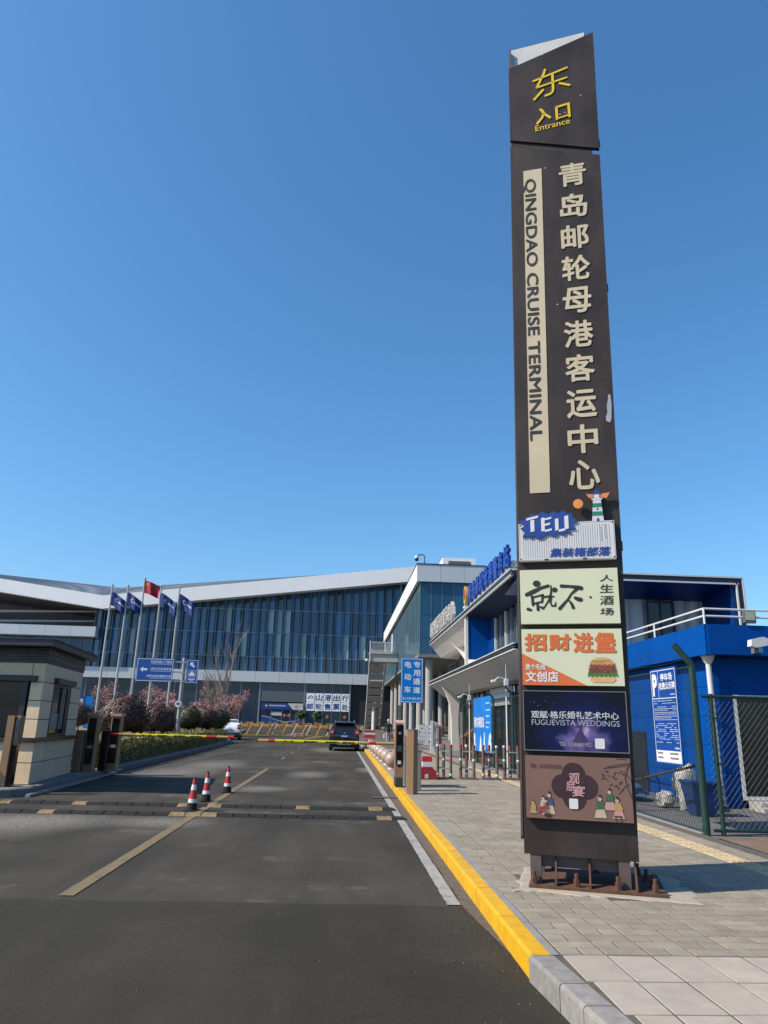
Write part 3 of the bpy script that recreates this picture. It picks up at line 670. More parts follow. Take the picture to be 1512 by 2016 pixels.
# 4: night-blue wedding board
m_wed = bpy.data.materials.new('night_sky_print'); m_wed.use_nodes = True; N_ = m_wed.node_tree.nodes; L_ = m_wed.node_tree.links; B_ = N_['Principled BSDF']
gp = N_.new('ShaderNodeNewGeometry'); sb = N_.new('ShaderNodeVectorMath'); sb.operation = 'DISTANCE'; c_ = F.p(.545, 1.46, .025); sb.inputs[1].default_value = c_
nzz = N_.new('ShaderNodeTexNoise'); nzz.inputs['Scale'].default_value = 7; nzz.inputs['Detail'].default_value = 5
L_.new(gp.outputs['Position'], sb.inputs[0]); L_.new(gp.outputs['Position'], nzz.inputs['Vector'])
ad = N_.new('ShaderNodeMath'); ad.operation = 'MULTIPLY_ADD'; ad.inputs[1].default_value = .42; L_.new(nzz.outputs['Fac'], ad.inputs[0]); L_.new(sb.outputs['Value'], ad.inputs[2])
cr = N_.new('ShaderNodeValToRGB'); e = cr.color_ramp.elements; e[0].position = .20; e[0].color = (.50, .42, .52, 1); e[1].position = .72; e[1].color = (.003, .005, .014, 1)
x = e.new(.30); x.color = (.12, .09, .24, 1); x = e.new(.44); x.color = (.005, .009, .055, 1)
L_.new(ad.outputs[0], cr.inputs[0])
vz = N_.new('ShaderNodeTexVoronoi'); vz.inputs['Scale'].default_value = 38; L_.new(gp.outputs['Position'], vz.inputs['Vector'])
mr_ = N_.new('ShaderNodeMapRange'); mr_.inputs[1].default_value = .10; mr_.inputs[2].default_value = .22; mr_.inputs[3].default_value = .5; mr_.inputs[4].default_value = 0; L_.new(vz.outputs['Distance'], mr_.inputs[0])
n3 = N_.new('ShaderNodeTexNoise'); n3.inputs['Scale'].default_value = 6.5; L_.new(gp.outputs['Position'], n3.inputs['Vector'])
m3 = N_.new('ShaderNodeMapRange'); m3.inputs[1].default_value = .56; m3.inputs[2].default_value = .64; L_.new(n3.outputs['Fac'], m3.inputs[0])
sep = N_.new('ShaderNodeSeparateXYZ'); L_.new(gp.outputs['Position'], sep.inputs[0]); m4 = N_.new('ShaderNodeMapRange'); m4.inputs[1].default_value = 1.66; m4.inputs[2].default_value = 1.76; L_.new(sep.outputs['Z'], m4.inputs[0])
p1 = N_.new('ShaderNodeMath'); p1.operation = 'MULTIPLY'; L_.new(mr_.outputs[0], p1.inputs[0]); L_.new(m3.outputs[0], p1.inputs[1])
p2 = N_.new('ShaderNodeMath'); p2.operation = 'MULTIPLY'; L_.new(p1.outputs[0], p2.inputs[0]); L_.new(m4.outputs[0], p2.inputs[1])
mxx = N_.new('ShaderNodeMix'); mxx.data_type = 'RGBA'; L_.new(p2.outputs[0], mxx.inputs[0]); L_.new(cr.outputs[0], mxx.inputs[6]); mxx.inputs[7].default_value = (.12, .25, .75, 1)
L_.new(mxx.outputs[2], B_.inputs['Base Color']); B_.inputs['Roughness'].default_value = .55; B_.inputs['Specular IOR Level'].default_value = .15
m_rim = M('thin_grey_rim', (.16, .165, .17), .4)
o, f = board('signboard', 'dark night-blue signboard with white characters and a dress silhouette, fourth on the pylon', 1.351, 1.903, m_wed, side=m_rim)
m_sil = M('silver_print', (.55, .57, .60), .4, var=.25, scale=20); m_sil2 = M('faint_silver_print', (.40, .40, .46), .4, var=.35, scale=16)
mb = MB(); f.poly(mb, [(.44, .07), (.60, .07), (.555, .165), (.54, .205), (.545, .24), (.528, .265), (.515, .258), (.512, .235), (.478, .232), (.478, .224), (.515, .215), (.515, .195)], .001, .002); f.disc(mb, .532, .275, .015, .001, .002, 12); mb.build('dress_silhouette', M('dark_violet_print', (.045, .03, .10), .4), o)
text(f, '观赋·格乐婚礼艺术中心', .072, .885, .295, .365, m_sil, o, .004, .018)
text(f, 'FUGUEVISTA WEDDINGS', .075, .888, .233, .285, m_sil2, o, .004, .0)
text(f, 'TEL: 13280801992', .325, .62, .045, .08, m_sil2, o, .004, .0)
mb = MB(); f.rrect(mb, .655, .742, .03, .122, .01, .002, .004); mb.build('blank_sticker', m_wp, o)
# 5: plum-brown banquet board
m_brn = M('plum_brown_print', (.195, .108, .085), .5, var=.08, scale=2)
o, f = board('signboard', 'plum-brown signboard with a dark four-lobed emblem, lowest on the pylon', .748, 1.303, m_brn)
m_quat = M('dark_plum_print', (.040, .014, .018), .5, var=.05)
mb = MB()
for i, (u, v) in enumerate(((.445, .395), (.445, .19), (.345, .29), (.552, .29))): f.disc(mb, u, v, .107, .001, .002 + i * .0004, 28)
f.rect(mb, .35, .55, .19, .39, .001, .0042); mb.build('emblem', m_quat, o)
m_pk = M('pink_print', (.55, .30, .31), .5, var=.1)
text(f, '观', .40, .50, .315, .41, m_pk, o, .007, .02, 'character', shear=.1); text(f, '赋', .375, .455, .245, .335, m_pk, o, .008, .01, 'character', shear=.1); text(f, '宴', .43, .54, .205, .30, m_pk, o, .009, .02, 'character', shear=.1)
text(f, 'TEL: 15192724253', .045, .335, .445, .48, M('dull_brown_print', (.11, .05, .043), .5), o, .004, 0.004)
mb = MB(); f.rrect(mb, .395, .475, .095, .185, .01, .005, .008); mb.build('blank_sticker', m_wp, o)
m_twig = M('twig_print', (.06, .04, .042), .5)
mb = MB()
for pts, ww in (([(.955, .51), (.925, .46), (.905, .38), (.92, .30), (.955, .21)], .012), ([(.955, .515), (.86, .50), (.75, .475)], .006), ([(.955, .50), (.85, .48), (.72, .462)], .006), ([(.94, .33), (.90, .31), (.84, .24)], .005), ([(.92, .42), (.955, .36)], .007), ([(.93, .545), (.84, .55)], .006)): f.stroke(mb, pts, ww, .001, .003)
random.seed(3)
for i in range(26):
    u, v = random.uniform(.70, .90), random.uniform(.26, .44); a = random.uniform(0, 6.28); l = .018
    f.poly(mb, [(u - l * math.cos(a), v - l * math.sin(a)), (u - .005 * math.sin(a), v + .005 * math.cos(a)), (u + l * math.cos(a), v + l * math.sin(a)), (u + .005 * math.sin(a), v - .005 * math.cos(a))], .001, .003)
mb.build('branch_print', m_twig, o, kind='stuff')
FC = {k: M(k + '_figure_print', c, .5, var=.15, scale=30) for k, c in dict(cream=(.48, .40, .28), ochre=(.42, .28, .10), red=(.30, .035, .04), green=(.05, .11, .06), rose=(.50, .27, .24), blue=(.05, .07, .15), skin=(.52, .36, .26), hair=(.03, .022, .02)).items()}
def fig(u, v, h, top, bot, lean=0.0):    # small generic robed figure printed on the board
    a = MB(); f.poly(a, [(u - h * .28, v), (u + h * .28, v), (u + h * .16, v + h * .42), (u - h * .14, v + h * .45)], .0045, .0055); a.build('robe', FC[bot], o)
    a = MB(); f.poly(a, [(u - h * .19, v + h * .36), (u + h * .22, v + h * .38), (u + h * (.15 + lean), v + h * .72), (u - h * (.12 - lean), v + h * .74)], .0058, .0066); a.build('sleeve', FC[top], o)
    a = MB(); f.disc(a, u + h * lean, v + h * .83, h * .085, .0068, .0074, 12, h * .11); a.build('face', FC['skin'], o)
    a = MB(); f.disc(a, u + h * (lean + .02), v + h * .94, h * .075, .0076, .0082, 10, h * .07); a.build('hair', FC['hair'], o)
fig(.065, .04, .12, 'ochre', 'ochre'); fig(.155, .05, .15, 'cream', 'red', .02); fig(.21, .04, .20, 'blue', 'cream', .02); fig(.185, .03, .15, 'red', 'cream', -.03)
fig(.67, .03, .20, 'green', 'cream'); fig(.755, .10, .19, 'green', 'rose', .02); fig(.83, .03, .19, 'ochre', 'rose', -.05)
mb = MB(); f.rect(mb, .79, .86, .045, .055, .0085, .009); f.rect(mb, .80, .806, .0, .045, .0085, .009); f.rect(mb, .845, .851, .0, .045, .0085, .009); f.rect(mb, .165, .225, .02, .045, .0085, .009); mb.build('stool', FC['hair'], o)
# ================================================================ things on and beside the road
m_blk = M('black_rubber', (.020, .0195, .019), .8, var=.35, scale=12, bump=.2, bscale=80, dirt_sheen=.3, dcol=(.055, .05, .045), spec=.25)
m_hy = M('worn_yellow_rubber', (.24, .175, .08), .8, var=.5, scale=18, dirt_sheen=1.0, dcol=(.035, .032, .028))
m_red = M('red_plastic', (.52, .025, .03), .45, var=.1, isl=.05); m_wht = M('white_plastic', (.70, .70, .69), .5, var=.06, dirt_sheen=.15, dcol=(.5, .5, .48))
# speed humps
yel = {0: (-6.05, -4.75, -2.7, -2.23, -.70, .82), 1: (-4.8, -2.77, -2.25, .82)}
for k, (yc, xa, xb, lab) in enumerate(((14.65, -6.2, 1.14, 'farther black and yellow rubber speed hump across the road, two cones beside it'), (13.3, -7.6, 1.22, 'nearer black and yellow rubber speed hump across the road, one cone just behind it'))):
    o = thing('speed_hump', lab, 'speed hump', ((xa + xb) / 2, yc, .004), 'rubber speed humps across the road')
    n = round((xb - xa) / .27); w = (xb - xa) / n
    for i in range(n):
        mb = MB(); x0 = xa + i * w; j = random.uniform(-.006, .006)
        e = .10 if i in (0, n - 1) else .006
        h = random.uniform(.040, .046); ea = .10 if i == 0 else .012; eb = .10 if i == n - 1 else .012
        mb.add([(x0 + .004, yc - .17 + j, .004), (x0 + w - .004, yc - .17 + j, .004), (x0 + w - .004, yc + .17 + j, .004), (x0 + .004, yc + .17 + j, .004),
                (x0 + ea, yc - .075 + j, h), (x0 + w - eb, yc - .075 + j, h), (x0 + w - eb, yc + .075 + j, h), (x0 + ea, yc + .075 + j, h)],
               [(4, 5, 6, 7), (0, 1, 5, 4), (1, 2, 6, 5), (2, 3, 7, 6), (3, 0, 4, 7)])
        mb.build('hump_segment', m_hy if any(abs(x0 + w / 2 - q) < w * .52 for q in yel[k]) else m_blk, o)
# cones
def cone(label, loc, lean=0):
    o = local('traffic_cone', label, 'traffic cone', loc, random.uniform(0, 6), 'red and white cones on the centre line'); o.rotation_euler.x = lean
    mb = MB(); mb.bbox(-.125, .125, -.125, .125, 0, .016, .006); mb.lathe([(.095, .02), (.092, .04), (.080, .135)], (0, 0, 0), 24); mb.build('base', m_blk, o, True)
    hs = [.135, .20, .345, .435, .525, .56]; rr = [.080 - (h - .135) * .128 for h in hs]
    for i, mt in enumerate((m_wht, m_red, m_wht, m_red)): 
        mb = MB(); mb.lathe([(rr[i], hs[i]), (rr[i + 1], hs[i + 1])], (0, 0, 0), 24); mb.build('stripe', mt, o, True)
    mb = MB(); mb.lathe([(rr[4], .525), (rr[4] * .9, .54), (.02, .555)], (0, 0, 0), 16); mb.build('tip', m_blk, o, True)
    return o
cone('nearest red and white traffic cone, just behind the nearer speed hump', (-2.55, 13.92, .004), .02)
cone('middle red and white traffic cone, just behind the farther speed hump', (-2.58, 15.5, .006), -.03)
cone('farthest of the three red and white traffic cones on the yellow centre line', (-2.44, 17.35, .010))
cone('small red and white cone in front of the yellow barriers', (-4.3, 74.5, gz(74.5)))
# drain grate
o = thing('drain_grate', 'dark slotted drain grate beside the yellow kerb', 'drain grate', (1.05, 17.0, .006))
mb = MB(); mb.box(.78, 1.32, 16.80, 17.2, .004, .010); mb.build('frame', M('grate_pit', (.012, .012, .012), .9), o)
for i in range(11):
    mb = MB(); mb.box(.80 + i * .047, .825 + i * .047, 16.83, 17.17, .010, .018); mb.build('bar', M('cast_iron', (.16, .135, .11), .7, .3, var=.3, scale=20), o)

m_tan = M('tan_metal_paint', (.36, .215, .115), .45, .15, var=.06, scale=3, dirt_sheen=.12, dcol=(.25, .16, .09))
m_tand = M('tan_dark_side', (.27, .175, .11), .5, .15, var=.08)
m_bkp = M('black_gloss_panel', (.008, .008, .010), .12, var=.1)
m_alu = M('grey_aluminium', (.36, .36, .35), .4, .55, var=.08)
m_pink = M('pink_hood', (.62, .37, .33), .45, var=.08)
# right gate: camera terminal, barrier machine, tan post
o = thing('barrier_gate', 'right barrier gate with tan cabinet and long yellow and red boom over the lane', 'barrier gate', (1.72, 18.7, .15))
mb = MB(); mb.bbox(1.60, 1.86, 18.45, 18.80, .15, 1.02, .012); mb.build('cabinet', m_alu, o)
mb = MB(); mb.bbox(1.62, 1.84, 18.46, 18.79, 1.02, 1.30, .02); mb.build('motor_head', M('brown_head', (.16, .09, .06), .5), o)
m_by = M('boom_yellow', (.72, .62, .02), .4, var=.05); m_bt = M('boom_tan', (.50, .33, .12), .45, var=.06); m_br = M('boom_red', (.58, .03, .02), .4)
def boom(parent, xa, xb, y, z, segs, txt, w=.075, dz=0):
    for (t0, t1, mt) in segs:
        mb = MB(); pa = xa + (xb - xa) * t0; pb = xa + (xb - xa) * t1
        mb.loft([[(px, y + .022 * math.cos(a), z + dz * (px - xa) + w / 2 * math.sin(a)) for a in [i * math.pi / 6 for i in range(12)]] for px in (pa, pb)]); mb.build('boom_section', mt, parent, True)
    fr = Fr((0, y - .024, z - w / 2), (1, 0, 0), (0, 0, 1))
    xl, xr = min(xa, xb), max(xa, xb)
    for s_, t0, t1 in txt:
        text(fr, s_, xl + (xr - xl) * t0, xl + (xr - xl) * t1, .012, w - .012, m_ink, parent, .001, .03)
boom(o, -1.98, 1.50, 18.62, 1.10, [(0, .075, m_bt), (.075, .12, m_br), (.12, .70, m_by), (.70, .78, m_bt), (.78, .83, m_br), (.83, 1, m_bt)], [('一车一杆', .16, .25), ('请勿跟车', .32, .42), ('减速慢行', .47, .57), ('谨防砸伤', .59, .68)])
mb = MB(); mb.bar((-2.0, 18.62, 1.10), (-1.975, 18.62, 1.10), .03, .085); mb.build('boom_end_cap', m_blk, o)
o = thing('camera_terminal', 'tan number-plate camera terminal with pink hood and black screen column beside the lane', 'camera terminal', (1.42, 18.3, .15))
mb = MB(); mb.bbox(1.34, 1.53, 17.95, 18.3, .15, .38, .02); mb.build('plinth', M('dark_grey_plinth', (.04, .04, .042), .6), o)
mb = MB(); prof = [(0, .38), (.34, .38), (.34, 1.56), (0, 1.56)]
mb.prism([(1.335, .38), (1.535, .38), (1.535, 1.55), (1.335, 1.55)], (0, 17.97, 0), (1, 0, 0), (0, 0, 1), (0, .33, 0)); mb.build('column', m_tan, o)
fr = Fr((1.335, 17.968, 0), (1, 0, 0), (0, 0, 1)); mb = MB()
pts = [(.02, 1.54), (.02, .72)] + [(.10 + .08 * math.cos(a), .70 + .10 * math.sin(a)) for a in [math.pi + i * math.pi / 8 for i in range(9)]] + [(.18, .72), (.18, 1.54)]
fr.poly(mb, pts, 0, .006); mb.build('screen_column', m_bkp, o)
mb = MB(); fr.disc(mb, .10, 1.36, .035, .006, .02, 16); mb.build('lens', M('lens_glass', (.25, .25, .27), .15), o)
mb = MB(); fr.rect(mb, .05, .15, .94, 1.08, .006, .010); mb.build('display', M('green_display', (.035, .075, .045), .3), o)
mb = MB(); fr.rect(mb, .06, .14, .66, .74, .006, .009); mb.build('sticker', m_wht, o)
mb = MB(); rings = []
for t in range(7):
    a = R(100 * t / 6); rings.append([(1.325, 17.93 - .12 + .42 * t / 6, 1.56 + .10 * math.sin(R(25 + 20 * t)) ), (1.545, 17.93 - .12 + .42 * t / 6, 1.56 + .10 * math.sin(R(25 + 20 * t))), (1.545, 17.93 - .12 + .42 * t / 6, 1.535 + .10 * math.sin(R(25 + 20 * t))), (1.325, 17.93 - .12 + .42 * t / 6, 1.535 + .10 * math.sin(R(25 + 20 * t)))])
mb.loft(rings); mb.build('hood', m_pink, o, True)
tag(o, o['label'], o['category'])
o = thing('gate_post', 'plain tall tan metal gate post on the edge of the yellow kerb', 'gate post', (1.6, 16.4, .15))
mb = MB(); mb.prism([(1.47, 16.28), (1.60, 16.24), (1.70, 16.34), (1.70, 16.52), (1.47, 16.52)], (0, 0, .15), (1, 0, 0), (0, 1, 0), (0, 0, 1.30)); mb.build('column', m_tan, o)
mb = MB(); mb.prism([(1.465, 16.275), (1.602, 16.235), (1.705, 16.338), (1.705, 16.525), (1.465, 16.525)], (0, 0, 1.45), (1, 0, 0), (0, 1, 0), (0, 0, .012)); mb.build('cap', m_tand, o)
o = thing('grey_post', 'low grey aluminium cabinet just behind the tan gate post', 'cabinet', (1.78, 17.2, .15))
mb = MB(); mb.bbox(1.68, 1.86, 17.1, 17.3, .15, 1.0, .01); mb.build('body', m_alu, o); mb = MB(); mb.box(1.67, 1.87, 17.09, 17.31, 1.0, 1.015); mb.build('lid', m_alu, o)

# concrete water-barrier block red and white
o = thing('road_block', 'red and white stepped plastic road block beside the folding gate', 'road block', (2.47, 20.9, .15))
fr = Fr((2.17, 20.72, .15), (1, 0, 0), (0, 0, 1))
mb = MB(); fr.poly(mb, [(0, 0), (.185, 0), (.185, .11), (.20, .14), (.31, .14), (.325, .11), (.325, 0), (.51, 0), (.51, .19), (.39, .32), (.12, .32), (0, .19)], -.36, 0); mb.build('base', M('red_block', (.33, .018, .025), .5, var=.1), o)
mb = MB(); fr.rect(mb, .13, .38, .322, .45, -.28, -.05); mb.build('white_tier', m_wht, o); mb = MB(); fr.rect(mb, .125, .385, .452, .59, -.28, -.05); mb.build('red_tier', m_red, o)
# folding electric gate
o = thing('folding_gate', 'row of low dark folding-gate bars with red and white bands across the sidewalk', 'folding gate', (3.75, 21.3, .15))
m_gd = M('gate_bronze', (.17, .148, .122), .45, .15, var=.12); m_ss = M('stainless_tube', (.50, .50, .49), .3, .7, var=.06)
for gi, gx in enumerate((2.78, 3.44, 4.10, 4.72)):
    for pi, (dx, dy) in enumerate(((0, .35), (.18, .35), (.34, 0))):
        x = gx + dx * .95; y = 20.95 + dy + (x - 2.7) * .12
        mb = MB(); mb.lathe([(.042, .17), (.042, 1.04), (.02, 1.06)], (x, y, 0), 12); b = mb.build('bar', m_gd, o, True)
        for z, mt in ((.27, m_red if (gi + pi) % 2 else m_wht), (.66, m_wht if (gi + pi) % 2 else m_red), (1.03, m_red if (gi * 2 + pi) % 3 else m_wht)):
            mb = MB(); mb.lathe([(.045, -.028), (.045, .028)], (x, y, z), 12); mb.build('band', mt, b, True)
    for z in (.42, .88):
        mb = MB(); y = 21.0 + (gx - 2.7) * .12; mb.bar((gx, y + .34, z), (gx + .33, y, z), .03); mb.build('cross_tube', m_ss, o)
        mb = MB(); mb.bar((gx - .02, y + .34, z + .02), (gx + .18, y + .36, z + .02), .03); mb.build('cross_tube', m_ss, o)
    mb = MB(); y = 20.95 + (gx - 2.7) * .12; mb.box(gx - .05, gx + .42, y - .03, y + .42, .152, .19); mb.build('foot_rail', m_gd, o)

# granite balls
m_gran = M('pink_granite', (.44, .31, .245), .35, var=.28, scale=40, spec=.5)
balls = [25.0, 27.6, 30.2, 32.9, 35.7, 38.6, 41.6, 44.8]
ordn = ['nearest granite ball bollard, right behind the camera terminal', 'second granite ball bollard from the camera terminal', 'third granite ball bollard from the camera terminal', 'fourth granite ball bollard from the camera terminal', 'fifth granite ball bollard from the camera terminal', 'sixth granite ball bollard from the camera terminal', 'seventh granite ball bollard, near the black car', 'farthest granite ball bollard, beside the black car']
mb = MB(); mb.sphere((0, 0, .30), .245, 28, 16); tmp = mb.build('t', m_gran, None, True); tmp.data.transform(Matrix.Translation(tmp.location)); ball_me = tmp.data; bpy.data.objects.remove(tmp)
mb = MB(); mb.lathe([(.17, 0), (.15, .05), (.10, .075)], (0, 0, 0), 20); tmp = mb.build('t', m_gran, None, True); tmp.data.transform(Matrix.Translation(tmp.location)); foot_me = tmp.data; bpy.data.objects.remove(tmp)
for y, lb in zip(balls, ordn):
    o = thing('ball_bollard', lb, 'bollard', (1.76, y, .15), 'granite ball bollards along the kerb'); inst('ball', ball_me, (1.76, y, .15), o); inst('foot', foot_me, (1.76, y, .15), o)

# blue e-bike lane sign on pole
m_sblue = M('sign_blue', (.002, .20, .62), .45, var=.04, spec=.2); m_swhite = M('sign_white', (.78, .79, .80), .4, var=.03)
SY = 32.0; k = SY / 40.0
zc = lambda z: 1.55 + (z - 1.55) * k
o = thing('lane_sign', 'blue e-bike lane sign with white characters on a slim pole above the sidewalk', 'sign', (3.08, SY, .15))
mb = MB(); mb.tube([(3.07, SY + .06, .15), (3.05, SY + .06, zc(5.0))], .045, 12); mb.build('pole', M('pole_pale_blue', (.28, .38, .46), .4, .3, var=.05), o)
fr = Fr((3.2 * k, SY, zc(2.70)), (1, -.02, 0), (0, 0, 1)); w, h = 1.2 * k, 2.36 * k
mb = MB(); fr.rect(mb, 0, w, 0, h, -.025, 0); mb.build('plate', m_sblue, o)
mb = MB(); fr.frame(mb, .025, w - .025, .025, h - .025, .022, .001, .003); mb.build('border', m_swhite, o)
for ch, u0, v0, v1 in (('电', .17, .775, .925), ('动', .16, .50, .65), ('车', .16, .215, .365)): text(fr, ch, u0 * w, (u0 + .30) * w, v0 * h, v1 * h, m_swhite, o, .003, .03, 'character')
for i, ch in enumerate('专用通道'): text(fr, ch, .56 * w, .88 * w, (.785 - i * .19) * h, (.925 - i * .19) * h, m_swhite, o, .003, .03, 'character')
text(fr, '禁止在场内骑车停放', .09 * w, .91 * w, .065 * h, .125 * h, m_swhite, o, .003, .015)

# white stacked railings behind the folding gate
o = thing('stacked_railing', 'stack of white railing panels leaning upright behind the folding gate', 'railing', (4.75, 37, .15))
for i in range(8):
    x = 4.45 + i * .085; mb = MB()
    mb.bbox(x, x + (.13 if i in (0, 1) else .05), 36.8 + i * .09, 36.87 + i * .09, .6 if i % 2 else .25, 1.78 - .02 * i, .006); mb.build('slat', m_wht, o)
for z in (.5, .9, 1.5):
    mb = MB(); mb.bar((4.45, 37.0, z), (5.35, 37.4, z), .05); mb.build('cross_rail', m_wht, o)
mb = MB(); mb.bar((4.95, 37.1, .7), (4.95, 37.1, 1.55), .14, .02); mb.build('pink_panel', M('pink_board', (.45, .14, .13), .5), o)
# white standing letters with plants
o = thing('letter_display', 'big white freestanding characters standing on the sidewalk under the columns', 'letter display', (5.6, 57, .15))
fr = Fr((4.0, 57, .15), (1, 0, 0), (0, 0, 1))
text(fr, '山', .15, 1.2, .15, 1.25, m_wht, o, .1, .06, 'character', depth=.18)
text(fr, '军', 1.95, 3.1, .1, 1.45, m_wht, o, .1, .05, 'character', depth=.18)
mb = MB(); fr.rect(mb, 0, 3.3, 0, .1, -.2, .2); mb.build('base', m_wht, o)
# shrub pots near it
m_leaf = M('leaf_green', (.045, .095, .022), .55, var=.35, scale=3, isl=.45)
def leaf_cloud(name, parent, mat, pts, size, nrm=None, kind=None, seed=0):
    """pts: Nx3 array; one quad leaf each"""
    rng = np.random.default_rng(seed); n = len(pts)
    a = rng.normal(size=(n, 3)); a /= np.linalg.norm(a, axis=1)[:, None]
    if nrm is not None: a = a * .75 + nrm; a /= np.linalg.norm(a, axis=1)[:, None]
    t = rng.normal(size=(n, 3)); u = np.cross(a, t); u /= np.linalg.norm(u, axis=1)[:, None]; v = np.cross(a, u)
    s = size * rng.uniform(.6, 1.35, size=(n, 1))
    V = np.stack([pts - u * s * .5, pts - v * s * .27 + a * s * .06, pts + u * s * .5, pts + v * s * .27 + a * s * .06], 1).reshape(-1, 3)
    if parent is not None: V = V - np.array(ORG[parent.name])
    me = bpy.data.meshes.new(name); me.from_pydata(V.tolist(), [], np.arange(n * 4).reshape(-1, 4).tolist()); me.materials.append(mat); me.update()
    ob = bpy.data.objects.new(name, me); COL.objects.link(ob)
    if parent is not None: ob.parent = parent
    if kind: ob['kind'] = kind
    ORG[ob.name] = ORG[parent.name] if parent is not None else Vector()
    return ob
def blobpts(c, r, n, seed, shell=.75):
    rng = np.random.default_rng(seed); d = rng.normal(size=(n, 3)); d /= np.linalg.norm(d, axis=1)[:, None]
    bump = np.array([1 + .20 * mnoise.noise(Vector(q) * 2.4 + Vector((seed, 0, 0))) + .16 * mnoise.noise(Vector(q) * 6 + Vector((seed, 5, 0))) for q in d])
    rad = (shell + (1 - shell) * rng.uniform(0, 1, n) ** .5) * bump
    return np.array(c) + d * rad[:, None] * np.array(r), d
p_, d_ = blobpts((5.45, 56.6, .45), (.45, .3, .32), 350, 4, .3)
o = thing('potted_shrub', 'small green shrub in front of the white standing characters', 'shrub', (5.45, 56.6, .15)); leaf_cloud('foliage', o, m_leaf, p_, .14, d_, seed=1)
mb = MB(); mb.lathe([(.16, 0), (.2, .22), (.17, .22)], (5.45, 56.6, .15), 14); mb.build('pot', m_wht, o)

# person with bags, walking away
def person(loc, rz):
    o = local('person', 'person in dark jacket, pale trousers and white cap carrying red and white bags, walking away', 'person', loc, rz)
    J = [(0, 0, .93), (0, 0, 1.15), (0, .01, 1.38), (0, .02, 1.50), (0, .03, 1.60), (0, .03, 1.72),
         (.10, .01, .88), (.12, .10, .50), (.11, .02, .09), (.11, .14, .04), (-.10, -.01, .88), (-.12, -.06, .50), (-.11, -.22, .12), (-.11, -.10, .05),
         (.19, .0, 1.41), (.26, .03, 1.13), (.27, .07, .88), (.27, .09, .78), (-.19, .0, 1.41), (-.27, -.02, 1.13), (-.28, .05, .88), (-.28, .07, .78)]
    E_ = [(0, 1), (1, 2), (2, 3), (3, 4), (4, 5), (0, 6), (6, 7), (7, 8), (8, 9), (0, 10), (10, 11), (11, 12), (12, 13), (2, 14), (14, 15), (15, 16), (16, 17), (2, 18), (18, 19), (19, 20), (20, 21)]
    rad = [.15, .155, .16, .065, .085, .08, .095, .07, .05, .04, .095, .07, .05, .04, .075, .055, .045, .035, .075, .055, .045, .035]
    me = bpy.data.meshes.new('body'); me.from_pydata(J, E_, []); b = bpy.data.objects.new('body', me); COL.objects.link(b)
    b.modifiers.new('skin', 'SKIN'); sv = me.skin_vertices[0].data
    for i, r in enumerate(rad): sv[i].radius = (r, r * (.72 if i < 3 else 1)); sv[i].use_root = (i == 0)
    b.modifiers.new('sub', 'SUBSURF').levels = 2; b.modifiers['sub'].render_levels = 2
    dg = bpy.context.evaluated_depsgraph_get(); me2 = bpy.data.meshes.new_from_object(b.evaluated_get(dg)); bpy.data.objects.remove(b)
    me2.name = 'body'; me2.materials.clear()
    for m in (M('navy_jacket', (.010, .013, .025), .8), M('pale_trousers', (.34, .34, .36), .8), M('skin_tone', (.45, .28, .2), .6), M('white_shoe', (.6, .6, .6), .6)): me2.materials.append(m)
    for p in me2.polygons:
        z = p.center.z; x = abs(p.center.x)
        p.material_index = 3 if z < .11 else (2 if z > 1.52 or (x > .22 and z < .86) else (0 if z > .86 else 1)); p.use_smooth = True
    b = bpy.data.objects.new('body', me2); COL.objects.link(b); b.parent = o; ORG[b.name] = Vector()
    mb = MB(); mb.sphere((0, .03, 1.71), .105, 16, 10, .85); mb.prism([(-.06, .1), (.06, .1), (.05, .2), (-.05, .2)], (0, 0, 1.69), (1, 0, 0), (0, 1, 0), (0, 0, .015)); mb.build('cap', m_wht, o, True)
    for x, mt, nm in ((.29, m_red, 'red_bag'), (-.30, m_wht, 'white_bag')):
        mb = MB(); mb.prism([(-.13, .38), (.13, .38), (.15, .68), (-.15, .68)], (x - .06, .08, 0), (0, 1, 0), (0, 0, 1), (.12, 0, 0)); mb.bar((x, .0, .68), (x, .07, .79), .012); mb.bar((x, .16, .68), (x, .07, .79), .012); mb.build(nm, mt, o)
person((3.72, 57.5, .15), 0.05)
# far red-white board on the sidewalk
mb = MB(); mb.box(2.45, 3.5, 74, 74.12, .25, .55); o = thing('warning_board', 'low red and white warning board at the foot of the stairs', 'board', (2.97, 74, .2))
mb.build('red_band', m_red, o); mb = MB(); mb.box(2.45, 3.5, 74, 74.12, .555, .75); mb.build('white_band', m_wht, o); mb = MB(); mb.box(2.45, 3.5, 74, 74.12, .755, .95); mb.build('red_band', m_red, o)
for x in (2.5, 3.4):
    mb = MB(); mb.box(x, x + .05, 74.02, 74.1, .15, .25); mb.build('foot', m_blk, o)

